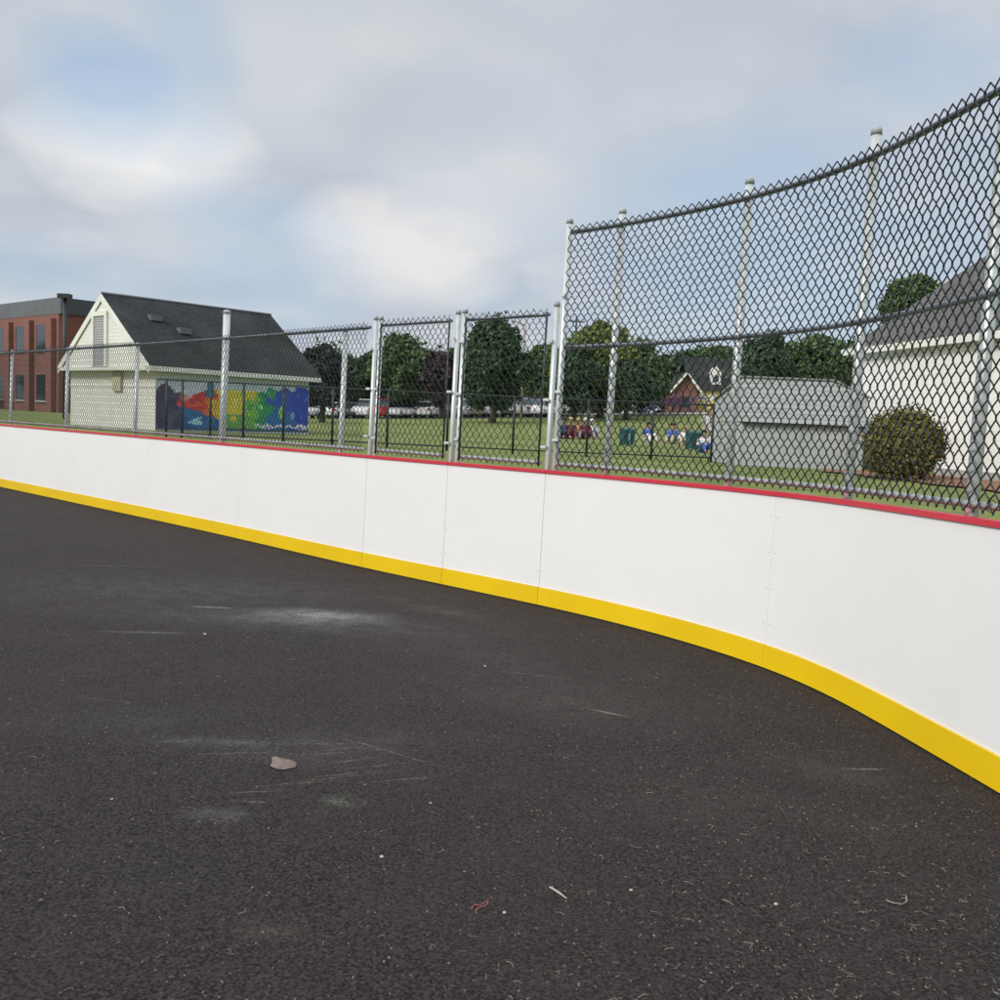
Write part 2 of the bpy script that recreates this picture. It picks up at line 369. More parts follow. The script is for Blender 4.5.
def brick(name, c1, c2, mort, scale=2.2):
    m, nt, b = base(name, .9, 0, .2); v = coords(nt)
    sepv = N(nt, 'ShaderNodeSeparateXYZ'); nt.links.new(v, sepv.inputs[0]); cmb = N(nt, 'ShaderNodeCombineXYZ')
    nt.links.new(math_(nt, 'ADD', sepv.outputs[0], sepv.outputs[1]), cmb.inputs[0]); nt.links.new(sepv.outputs[2], cmb.inputs[1])
    br = N(nt, 'ShaderNodeTexBrick'); br.inputs['Scale'].default_value = scale; br.inputs['Color1'].default_value = (*c1, 1); br.inputs['Color2'].default_value = (*c2, 1); br.inputs['Mortar'].default_value = (*mort, 1)
    br.inputs['Mortar Size'].default_value = .02; nt.links.new(cmb.outputs[0], br.inputs['Vector'])
    nt.links.new(br.outputs['Color'], b.inputs['Base Color']); return m
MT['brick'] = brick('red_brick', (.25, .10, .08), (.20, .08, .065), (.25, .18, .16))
MT['brick_shaded'] = brick('shaded_brick', (.20, .07, .055), (.16, .055, .045), (.15, .11, .10))  # darker copy of the brick, shade of the unlit face put into its colour
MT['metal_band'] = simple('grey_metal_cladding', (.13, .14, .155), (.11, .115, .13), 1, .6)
MT['metal_band_shaded'] = simple('shaded_metal_cladding', (.05, .055, .065), (.04, .045, .05), 1, .6)  # same cladding with the unlit side's shade painted into the colour
MT['glass'] = simple('dark_window_glass', (.03, .04, .05), rough=.12, spec=.8)
MT['yellow_wall'] = simple('yellow_wall', (.78, .62, .28), (.7, .55, .25), 1, .7)
MT['purple'] = simple('purple_playground_paint', (.22, .07, .20), rough=.5)
MT['blue'] = simple('blue_playground_plastic', (.05, .10, .35), rough=.5)
MT['teal'] = simple('dark_teal_plastic', (.012, .075, .085), (.02, .10, .11), 3, .5)
MT['teal_pale'] = simple('pale_teal_stripe', (.20, .36, .38), rough=.5)
MT['tyre'] = simple('tyre_rubber', (.02, .02, .02), rough=.9)
MT['rim'] = simple('wheel_rim', (.4, .4, .42), rough=.35, metal=.6)
MT['lamp_lens'] = simple('lamp_lens', (.7, .7, .66), rough=.2)
MT['tail'] = simple('tail_light', (.4, .02, .02), rough=.25)
MT['skin'] = simple('skin', (.50, .30, .21), rough=.6)
MT['wood_pole'] = simple('pale_wood_pole', (.40, .36, .30), (.30, .27, .22), 4, .9)
MT['wood_dark'] = simple('dark_wood_pole', (.07, .06, .055), rough=.9)

# ------------------------------------------------------------------ ground
g = MB(); radii = [0.] + [1.2 * 1.042 ** i for i in range(165)]; NA = 240
g.v.append((0, 0, T(0, 0)))
for r in radii[1:]:
    for j in range(NA):
        a = 2 * math.pi * j / NA; x, y = r * math.cos(a), r * math.sin(a); g.v.append((x, y, T(x, y)))
for j in range(NA): g.f.append((0, 1 + j, 1 + (j + 1) % NA)); g.sm.append(True)
for i in range(len(radii) - 2):
    for j in range(NA):
        a = 1 + i * NA; j2 = (j + 1) % NA; g.f.append((a + j, a + NA + j, a + NA + j2, a + j2)); g.sm.append(True)
tag(g.build('grass_ground', MT['grass']), 'mown green field rising gently beyond the rink boards', None, None, 'structure')
a = MB(); xs, ys = path(np.linspace(0, SMAX, 300), .02)
pts = [(x, y, 0) for x, y in zip(xs, ys)] + [(-2, -9, 0), (-22, -6, 0), (-30, 12, 0)]
a.add(pts, [tuple(range(len(pts)))[::-1]])
o = a.build('asphalt_slab', MT['asphalt']); o.matrix_world = MW
bm = bmesh.new(); bm.from_mesh(o.data); bmesh.ops.triangulate(bm, faces=bm.faces[:]); bm.to_mesh(o.data); bm.free()
if o.data.polygons[0].normal.z < 0: o.data.flip_normals()
tag(o, 'dark worn asphalt rink floor with pale scuffs', None, None, 'structure')

# ------------------------------------------------------------------ boards
def strip(mb, s0, s1, z0, z1, o0, o1, step=.06, cx=0, cy=0):
    n = max(2, int((s1 - s0) / step) + 1); ss = np.linspace(s0, s1, n)
    xa, ya = path(ss, o0); xb, yb = path(ss, o1); b0 = len(mb.v)
    for i in range(n):
        for (x, y, z) in ((xa[i], ya[i], z0), (xa[i], ya[i], z1), (xb[i], yb[i], z1), (xb[i], yb[i], z0)): mb.v.append((float(x - cx), float(y - cy), z))
    for i in range(n - 1):
        for j in range(4):
            j2 = (j + 1) % 4; mb.f.append((b0+i*4+j, b0+i*4+j2, b0+(i+1)*4+j2, b0+(i+1)*4+j)); mb.sm.append(False)
    mb.f.append((b0, b0+3, b0+2, b0+1)); mb.sm.append(False); e = b0 + (n-1)*4; mb.f.append((e, e+1, e+2, e+3)); mb.sm.append(False)
YK = .151
sA, sB, sC, sD = s_col(366.5, 1.0), s_col(446.6, 1.0), s_col(544.5, 1.0), s_col(773.5, .85)
seams = [sA - 2.44 * i for i in range(8, 0, -1) if sA - 2.44 * i > 0] + [sA, sB, sC, sD] + [sD + 2.44 * i for i in range(1, 6) if sD + 2.44 * i < SMAX]
names = {sA: 'narrow white gate board under the left mesh gate', sB: 'narrow white gate board under the mesh gate beside the tall fence',
         sC: 'wide white board under the start of the tall fence, gently curved', sD: 'white board at the right edge of the photo, bending towards the viewer'}
left_lab = ['white board with yellow kick plate below the painted mural, ending at the gate boards', 'white board with yellow kick plate below the left half of the mural',
            'white board below the cream gable wall of the dark roofed building', 'white board at the left edge of the photo by the brick building', 'far board just beyond the left edge']
for i in range(len(seams) - 1):
    g0, g1 = (.0018 if sA - .1 < q_ < sD + .1 and q_ != sD else .0007 for q_ in (seams[i], seams[i + 1])); s0, s1 = seams[i] + g0, seams[i + 1] - g1; cx, cy = map(float, path((s0 + s1) / 2))
    if seams[i] in names: lab = names[seams[i]]
    elif s1 <= sA:
        kx = int(round((sA - seams[i]) / 2.44)) - 1; lab = left_lab[kx] if kx < 5 else 'white rink board out of view to the left, %s beyond the frame edge' % ['one', 'two', 'three', 'four', 'five'][min(4, kx - 5)]
    else: lab = 'white rink board behind the viewer on the right, %s past the bend' % ['first', 'second', 'third', 'fourth', 'fifth', 'sixth'][int(round((seams[i] - sD) / 2.44))]
    e = slab_empty('rink_board', cx, cy, lab, 'rink board', 'white boards around the rink')
    b = MB(); strip(b, s0, s1, YK, HB, 0, .014, cx=cx, cy=cy); b.build('white_panel', MT['board'], e)
    b = MB(); strip(b, s0, s1, .010, YK - .0015, -.010, .006, cx=cx, cy=cy); b.build('kick_plate', MT['yellow'], e)
    b = MB(); strip(b, s0, s1, HB + .001, HB + .027, -.010, .072, cx=cx, cy=cy); b.build('cap_rail', MT['red'], e)
    b = MB(); strip(b, s0 + .01, s1 - .01, .03, HB - .002, .0145, .06, cx=cx, cy=cy); b.build('backing_frame', MT['galv_rail'], e)
    if sA - .5 < s0 < sD + .1:
        for se in (s0 + .03, s1 - .03):
            for z in (.28, .50, .72, .94):
                b = MB(); x, y = path(se, -.0005); x2, y2 = path(se, .004); b.tube([(x - cx, y - cy, z), (x2 - cx, y2 - cy, z)], .0045, 8); b.build('bolt_head', MT['bolt'], e)

# ------------------------------------------------------------------ chain link
def wires(mb, s0, s1, z0, z1, off, cx, cy, w=.070, lv=.0455, r=.0037):
    n = int(round((z1 - z0) / lv)); m = int((s1 - s0) / w); w_ = (s1 - s0) / m; ks = np.arange(n + 1); zz = z0 + ks * (z1 - z0) / n
    for i in range(m + 1):
        for fam in (0, 1):
            if (i == m and fam == 0) or (i == 0 and fam == 1): continue
            sgn = 1 if fam == 0 else -1
            sv = s0 + i * w_ + np.where(ks % 2 == 0, 0, sgn * w_ / 2) + rng.normal(0, .0016, n + 1); z = zz + rng.normal(0, .0012, n + 1)
            # short upright knuckle at every crossing gives the rounded, hexagonal look of woven wire
            S_, Z_ = [], []
            for k_ in range(n + 1): S_ += [sv[k_], sv[k_]]; Z_ += [z[k_] - .006, z[k_] + (.006 if k_ < n else -.003)]
            if rng.random() < (.8 if r < .0032 and r > .0029 else .12): S_.append(S_[-1] + rng.normal(0, .006)); Z_.append(Z_[-1] + .003 + abs(rng.normal(0, .006)))
            x, y = path(np.array(S_), off + .0022 * sgn)
            mb.tube(np.stack([x - cx, y - cy, Z_], 1), r, 4, False)
def rail(mb, s0, s1, z, off, r, cx, cy, n=None, rs=8):
    ss = np.linspace(s0, s1, max(2, int((s1 - s0) / .15) + 1)); x, y = path(ss, off); mb.tube([(a - cx, b - cy, z) for a, b in zip(x, y)], r, rs)
s_far = s_col(20, 1.)
ZL, ZM, ZH, ZB = 2.340, 2.082, 2.985, 1.150
OM, OR_, OP = .055, .085, .112
def post(parent, sv, z1, cx, cy, r=.030, mat='galv', z0=0., cap=True, off=OP):
    x, y = map(float, path(sv, off)); b = MB(); b.tube([(x - cx, y - cy, z0), (x - cx, y - cy, z1)], r, 14); p = b.build('post', MT[mat], parent)
    if cap:
        c = MB(); c.tube([(x - cx, y - cy, z1 - .022), (x - cx, y - cy, z1 + .004), (x - cx, y - cy, z1 + .018), (x - cx, y - cy, z1 + .026)], [r * 1.10, r * 1.08, r * .85, r * .3], 14); c.build('post_cap', MT['low_rail'], p)
    return p
def clamp(parent, sv, z, side, cx, cy):
    b = MB(); ss = np.array([sv - (.05 if side <= 0 else .01), sv + (.05 if side >= 0 else .01)]); xa, ya = path(ss, OP - .034); xb, yb = path(ss, OP - .05)
    z0, z1 = z - .010, z + .010
    b.hexa([(xa[0]-cx, ya[0]-cy, z0), (xa[1]-cx, ya[1]-cy, z0), (xb[1]-cx, yb[1]-cy, z0), (xb[0]-cx, yb[0]-cy, z0)], [(xa[0]-cx, ya[0]-cy, z1), (xa[1]-cx, ya[1]-cy, z1), (xb[1]-cx, yb[1]-cy, z1), (xb[0]-cx, yb[0]-cy, z1)])
    b.build('clamp', MT['zinc'], parent)
def section(name, s0, s1, ztop, label, cat, toprail='top_rail', frame=False, mid=None, w=.070, r=.0029):
    cx, cy = map(float, path((s0 + s1) / 2)); e = slab_empty(name, cx, cy, label, cat)
    b = MB(); wires(b, s0, s1, HB + .052, ztop + .044, OM, cx, cy, w, r=r); b.build('chain_link_mesh', MT['vinyl'], e)
    b = MB(); rail(b, s0, s1, ztop, OR_, .015 if frame else .0185, cx, cy); b.build('top_rail', MT[toprail], e)
    b = MB(); rail(b, s0, s1, ZB, OR_, .016, cx, cy); b.build('bottom_rail', MT['low_rail'], e)
    if mid: b = MB(); rail(b, s0, s1, mid, OR_, .017, cx, cy); b.build('middle_rail', MT['mid_rail'], e)
    if frame:
        for sv in (s0 + .012, s1 - .012):
            x, y = path(sv, OM + .012); b = MB(); b.tube([(x - cx, y - cy, HB + .05), (x - cx, y - cy, ztop + .02)], .009, 8); b.build('frame_bar', MT['dark_rail'], e)
    for z in [ztop, ZB] + ([mid] if mid else []):      # tie wires round the rails
        for sv in np.arange(s0 + .35, s1, .9):
            if sv < s_far: continue
            x, y = map(float, path(sv, OR_)); tx = np.interp(sv, sg, TX); ty = np.interp(sv, sg, TY); pts = []; b = MB()
            for q_ in range(13):
                th = 2 * math.pi * q_ / 12; d_ = .026 * math.cos(th) * (1.25 if math.cos(th) < 0 else 1)
                pts.append((x - cx - ty * d_ + tx * .01 * math.sin(th/2), y - cy + tx * d_ + ty * .01 * math.sin(th/2), z + .026 * math.sin(th)))
            b.tube(pts, .0022, 4, False); b.build('tie_wire', MT['vinyl'], e)
    return e, cx, cy
def px_s(u, v): return s_col(u, HB + .03, OP)      # arc length where a post foot shows in that column
s65, s133, s222, s341 = px_s(66, 429), px_s(134.5, 432), px_s(222.5, 439), px_s(340, 450)
s372, s380, s452, s460, s548, s558 = px_s(370.6, 455), px_s(375.6, 456), px_s(451, 464), px_s(456.4, 465), px_s(547.3, 471), px_s(553.9, 472)
s607, s728, s850 = px_s(607, 476), px_s(727, 486), px_s(848, 497)
e, cx, cy = section('chain_link_fence', .1, s372 - .05, ZL, 'long low black mesh fence on galvanised posts above the left boards', 'fence')
sv = s65 - 2.44
while sv > .2: post(e, sv, ZL + .03, cx, cy, .026); sv -= 2.44
post(e, s65, ZL + .01, cx, cy, .026); post(e, s133, ZL + .01, cx, cy, .026); post(e, s341, ZL + .01, cx, cy, .028)
post(e, s222, z_at(s222, OP, 312), cx, cy, .042)
for q_ in (s372,): 
    post(e, q_, z_at(q_, OP, 318), cx, cy, .0215)
    for v in (349, 389, 436): clamp(e, q_, z_at(q_, OP, v), -1, cx, cy)
e, cx, cy = section('fence_gate', s380 + .05, s452 - .05, ZL + .01, 'left one of the two narrow mesh gate panels between doubled posts', 'fence gate', 'top_rail', True, r=.0031)
post(e, s380, z_at(s380, OP, 318), cx, cy, .0215)
for v in (342, 389, 438): clamp(e, s380, z_at(s380, OP, v), 1, cx, cy)
post(e, s452, z_at(s452, OP, 312), cx, cy, .023)
for v in (339, 392, 443): clamp(e, s452, z_at(s452, OP, v), -1, cx, cy)
e, cx, cy = section('fence_gate', s460 + .05, s548 - .05, ZL + .01, 'narrow mesh gate panel right next to the start of the tall fence', 'fence gate', 'top_rail', True, r=.0031)
post(e, s460, z_at(s460, OP, 311), cx, cy, .024)
for v in (342, 394, 439): clamp(e, s460, z_at(s460, OP, v), 1, cx, cy)
post(e, s548, z_at(s548, OP, 304), cx, cy, .024)
for v in (341, 400, 447): clamp(e, s548, z_at(s548, OP, v), -1, cx, cy)
e, cx, cy = section('tall_chain_link_fence', s558 + .045, SMAX - .1, ZH, 'tall black mesh fence on pale posts curving round the right side of the rink', 'fence', 'top_rail', False, ZM, r=.0042)
post(e, s558, z_at(s558, OP, 221), cx, cy, .026)
for v in (296, 392, 440): clamp(e, s558, z_at(s558, OP, v), 1, cx, cy)
post(e, s607, z_at(s607, OP, 211), cx, cy, .027); post(e, s728, z_at(s728, OP, 181), cx, cy, .028); post(e, s850, z_at(s850, OP, 131), cx, cy, .028)
sv = s850 + (s850 - s728)
while sv < SMAX: post(e, sv, ZH + .14, cx, cy, .031); sv += (s850 - s728)

# ------------------------------------------------------------------ debris on the asphalt
def on_slab(u, v, z=0.): return rk(u, v, z)
def slab_obj(mb, name, mat, label, cat, group=None, kind=None):
    c = np.mean(np.array(mb.v), axis=0); c[2] = 0; mb.v = [tuple(np.array(p) - c) for p in mb.v]
    o = mb.build(name, MT[mat]); o.matrix_world = MW @ Matrix.Translation(tuple(c)); return tag(o, label, cat, group, kind)
MT['straw'] = simple('dry_clippings', (.34, .29, .22), (.13, .11, .085), 9, .9)
MT['pebble'] = simple('pale_pebble', (.5, .46, .40), (.36, .33, .28), 60, .8)
MT['redstring'] = simple('red_string', (.42, .09, .11), (.34, .14, .14), 50, .8)
MT['stick'] = simple('pale_stick', (.50, .44, .36), rough=.8)
b = MB(); b.tube([on_slab(u, v, .004 + .003 * (i % 2)) for i, (u, v) in enumerate([(471.5,909),(472.5,906),(475,904.5),(479,905),(482.5,904),(485.5,901.5),(487.5,900.5),(488,903),(484,906),(479.5,907),(476.5,909),(476,913)])], .0013, 5)
slab_obj(b, 'red_string', 'redstring', 'curled piece of red string lying on the asphalt', 'string')
b = MB(); oc = [(271.5,757.5),(275.5,756),(280,757.8),(286,759),(291,760),(295,761.5),(297.2,764),(295,767.5),(290,768.2),(284,769.5),(278,769),(272,767),(270,765.5),(272.5,762)]
ptl = [on_slab(u, v, .004) for u, v in oc]; cn = on_slab(283, 763.5, .011); n0 = len(ptl); pt2 = [cn + (p_ - cn) * .72 + [0, 0, .006] for p_ in ptl]
b.add([p_ for p_ in ptl] + pt2 + [cn], [(i, (i + 1) % n0, n0 + (i + 1) % n0, n0 + i) for i in range(n0)] + [(n0 + i, n0 + (i + 1) % n0, 2 * n0) for i in range(n0)], True)
MT['mud'] = simple('dried_mud', (.21, .155, .13), (.14, .10, .085), 60, .95, 0, .002)
slab_obj(b, 'dried_mud_patch', 'mud', 'flat pale brown clump of dried mud on the asphalt, left of centre', 'mud clump')
b = MB(); b.tube([on_slab(549.6, 886.8, .006), on_slab(558, 892, .007), on_slab(566.5, 898.3, .006)], [.0025, .003, .002], 6)
slab_obj(b, 'stick', 'stick', 'short straight pale stick on the asphalt right of the red string', 'stick')
b = MB(); b.tube([on_slab(886, 900, .004), on_slab(893, 903, .005), on_slab(903, 904, .006), on_slab(907, 901, .008), on_slab(906, 896, .01)], .0022, 5)
slab_obj(b, 'bent_grass_stem', 'straw', 'bent dry stem lying near the bottom right corner of the asphalt', 'stem')
for u, v, r, lab in ((381.8, 856.7, .008, 'bright white pebble left of centre near the bottom of the photo'), (430.5, 803, .006, 'small white pebble right of the pale stain'), (504.5, 912.6, .007, 'cream pebble right of the red string'),
                  (485, 666, .010, 'white pebble below the middle of the board line'), (112, 799, .006, 'tiny white pebble at the left side'), (631, 890, .007, 'cream pebble right of the stick'), (776, 904, .008, 'cream pebble lower right on the asphalt'), (205, 634, .012, 'white pebble left of the chalky patch')):
    b = MB(); r *= .72; p = on_slab(u, v, r * .5); b.ball((0, 0, 0), (r * 1.2, r, r * .7), 8, 5)
    b.v = [tuple(np.array(q_) * (1 + .18 * mnoise.noise(Vector(q_) * 140 + Vector((u, v, 0)))) + p) for q_ in b.v]; slab_obj(b, 'pebble', 'pebble', lab, 'pebble', 'pale pebbles on the asphalt')
b = MB()
for i in range(3000):
    u = rng.uniform(-20, 1020); v = rng.uniform(520, 1010)
    keep = .25 + .75 * smooth(350, 800, u)
    if rng.random() > keep: continue
    if v < bp_(min(max(u, 49), 950)) + 6: continue
    p = on_slab(u, v); 
    if p[1] > 14: continue
    th = rng.uniform(0, math.pi); L = rng.choice([.004, .008, .015, .03], p=[.42, .3, .19, .09]) * rng.uniform(.6, 1.3); wd = rng.uniform(.0009, .002) if L > .009 else rng.uniform(.0016, .0032)
    ca, sa = math.cos(th), math.sin(th); bend = rng.normal(0, .3) * L; z = .0045
    q0 = p + [-ca * L / 2, -sa * L / 2, z]; q1 = p + [-sa * bend, ca * bend, z + .003]; q2 = p + [ca * L / 2, sa * L / 2, z]
    b.tube([q0, q1, q2], wd / 2, 4)
slab_obj(b, 'dry_clippings', 'straw', 'dry clippings and grit scattered over the asphalt', 'clippings', None, 'stuff')

# ------------------------------------------------------------------ far side: yard fence
def yard_post_pts(): return [(-20, 436), (40, 437), (100, 438), (166, 438.5), (210, 441), (240, 443), (283, 445.5), (332, 447), (387, 449), (447, 451), (480, 452), (513, 454), (541, 456), (587, 458), (652, 462)]
D0 = 25.5
def fence_base(u): # straight run, a little farther on the left
    p = at(u, 440, 26.6); return np.array([p[0], p[1], T(p[0], p[1])])
e = empty('black_yard_fence', label='low black mesh fence running across the grass in front of the mural and field', cat='fence'); FH = 1.62
us = [155, 166, 182, 210, 243, 283, 332, 387, 447, 513, 587, 652, 712]
for u in us[1:]:
    p = fence_base(u); b = MB(); b.tube([(p[0], p[1], p[2] - .1), (p[0], p[1], p[2] + FH)], .035, 8); b.build('post', MT['black_steel'], e)
ul = np.arange(157, 713, 5.)
for z, nm in ((FH - .03, 'top_rail'), (.12, 'bottom_rail')):
    b = MB(); b.tube([fence_base(u) + [0, 0, z] for u in ul], .022, 6); b.build(nm, MT['black_steel'], e)
b = MB(); A_ = [fence_base(u) for u in ul]; sl = arclen(np.array(A_)[:, :2]); A_ = np.array(A_)
for st in np.arange(0, sl[-1], .11):
    for sgn in (1, -1):
        pts = []
        for k_ in range(0, 15):
            s_ = st + (0 if k_ % 2 == 0 else .055 * sgn); s_ = min(max(s_, 0), sl[-1])
            pts.append((np.interp(s_, sl, A_[:, 0]), np.interp(s_, sl, A_[:, 1]), np.interp(s_, sl, A_[:, 2]) + .06 + k_ * (FH - .1) / 14))
        b.tube(pts, .0022, 3, False)
b.build('mesh', MT['vinyl'], e)

# ------------------------------------------------------------------ building with the mural
def hdir(u, v):
    d = ray(u, v); d = np.array([d[0], d[1], 0]); return d / np.linalg.norm(d)
d1 = hdir(1350, 443); d2 = np.array([-d1[1], d1[0], 0]);
if d2[0] > 0: d2 = -d2
C0 = on_ground(155, 430.5); 
def solve(fn, target, lo, hi):   # fn increasing
    inc = fn(hi) > fn(lo)
    for _ in range(50):
        m = (lo + hi) / 2
        if (fn(m) < target) == inc: lo = m
        else: hi = m
    return lo
Ls = solve(lambda t_: proj(C0 + d1 * t_)[0], 308, 0, 40); Wf = solve(lambda t_: -proj(C0 + d2 * t_)[0], -70.5, 0, 30)
he = solve(lambda t_: -proj(C0 + [0, 0, t_])[1], -364, 0, 10)
hr = solve(lambda t_: -proj(C0 + d2 * Wf / 2 - d1 * .35 + [0, 0, t_])[1], -297, he, 15)
barn = empty('gabled_building', C0, math.atan2(d1[1], d1[0]), 'cream gabled building with a dark shingle roof and a rainbow mural on its long side', 'building')
# local frame: +x along the long wall, +y into the building (d2 direction)
zb = -.35
b = MB(); b.hexa([(0,0,zb),(0,Wf,zb),(.2,Wf,zb),(.2,0,zb)], [(0,0,he-.12),(0,Wf,he-.12),(.2,Wf,he-.12),(.2,0,he-.12)]); b.build('front_wall', MT['cream_block'], barn)
b = MB(); b.box((Ls/2 + .1, .1, (zb + he - .1)/2), (Ls - .2, .2, he - .1 - zb)); b.box((Ls - .1, Wf/2, (zb+he-.1)/2), (.2, Wf - .4, he - .1 - zb)); b.box((Ls/2+.1, Wf-.1, (zb+he-.1)/2), (Ls-.2, .2, he-.1-zb)); b.build('side_wall', MT['blue_block'], barn)
# gable
ov, of_ = .26, .36; slope = (hr - he) / (Wf / 2)
gx = -of_ + .03
b = MB(); b.add([(gx, -ov*.6, he-.14), (gx, Wf+ov*.6, he-.14), (gx, Wf/2, hr-.05), (.1, 0, he-.12), (.1, Wf, he-.12), (.1, Wf/2, hr-.08)], [(0,2,1),(3,4,5),(0,1,4,3),(1,2,5,4),(2,0,3,5)]); b.build('gable', MT['cream_siding'], barn)
b = MB(); b.add([(Ls-.1, 0, he-.12), (Ls-.1, Wf, he-.12), (Ls-.1, Wf/2, hr-.08), (Ls, 0, he-.12), (Ls, Wf, he-.12), (Ls, Wf/2, hr-.08)], [(0,2,1),(3,4,5),(0,1,4,3),(1,2,5,4),(2,0,3,5)]); b.build('gable', MT['cream_siding'], barn)
roof_p = None
zt = he - ov * slope
b = MB()
x0, x1 = -of_, Ls + .4
for sgn in (0, 1):
    ye, yr = (-ov, Wf/2) if sgn == 0 else (Wf + ov, Wf/2)
    b.hexa([(x0, ye, zt), (x1, ye, zt), (x1, yr, hr), (x0, yr, hr)], [(x0, ye, zt + .14), (x1, ye, zt + .14), (x1, yr, hr + .14), (x0, yr, hr + .14)])
roof_p = b.build('roof', MT['dark_shingle'], barn)
b = MB(); b.tube([(x0, Wf/2, hr + .15), (x1, Wf/2, hr + .15)], .05, 6); b.build('ridge_cap', MT['metal_band'], roof_p)
for xx, fr in ((Ls * .17, .35), (Ls * .30, .52)):
    b = MB(); yy = Wf/2 * (1 - fr); z_ = hr - slope * (Wf/2 - yy) + .2; b.box((xx, yy, z_), (.45, .3, .22)); b.build('roof_vent', MT['metal_band'], roof_p)
# trim : rakes, horizontal band, corner boards, fascia
b = MB()
for sgn in (0, 1):
    ye = -ov if sgn == 0 else Wf + ov
    b.hexa([(x0-.03, ye, zt-.14), (x0-.003, ye, zt-.14), (x0-.003, Wf/2, hr-.14), (x0-.03, Wf/2, hr-.14)], [(x0-.03, ye, zt+.12), (x0-.003, ye, zt+.12), (x0-.003, Wf/2, hr+.12), (x0-.03, Wf/2, hr+.12)])
b.build('rake_trim', MT['trim'], barn)
b = MB(); b.box((x0 + .15, Wf/2, he - .17), (.36, Wf + ov*1.9, .12)); b.build('cornice', MT['trim'], barn)
b = MB(); b.box((Ls/2, -ov - .02, zt + .03), (x1 - x0 - .03, .035, .17)); b.box((Ls/2 + .05, -ov/2, zt - .03), (Ls + .5, ov - .05, .03)); b.build('fascia', MT['trim'], barn)
b = MB(); b.box((-.012, Wf/2, .66*he), (.03, Wf, .04)); b.build('block_ledge', MT['cream_siding'], barn)
# louvred vent and its frame
def yb_(u): return solve(lambda t_: -proj(C0 + d1 * gx + d2 * t_ + [0, 0, 3])[0], -u, 0, 30)
ya, yb2 = yb_(106), yb_(95.3); zv0 = he - .1; zv1 = solve(lambda t_: -proj(C0 + d1 * gx + d2 * Wf/2 + [0, 0, t_])[1], -316, he, 12)
b = MB(); b.box((gx-.02, (ya+yb2)/2, (zv0+zv1)/2), (.05, yb2-ya, zv1-zv0)); vt = b.build('louvre_vent', MT['louvre'], barn)
b = MB(); fw = .17
b.box((gx-.04, ya - fw/2, (zv0+zv1)/2), (.09, fw, zv1-zv0)); b.box((gx-.04, yb2 + fw/2, (zv0+zv1)/2), (.09, fw, zv1-zv0)); b.box((gx-.04, (ya+yb2)/2, zv1 + fw/2), (.09, yb2-ya+2*fw, fw)); b.build('vent_frame', MT['trim'], vt)
ya, yb2 = yb_(114.5), yb_(106); b = MB(); b.box((-.05, (ya+yb2)/2, he - .62), (.10, yb2-ya, .66)); b.build('beige_hatch', MT['beige_panel'], barn)
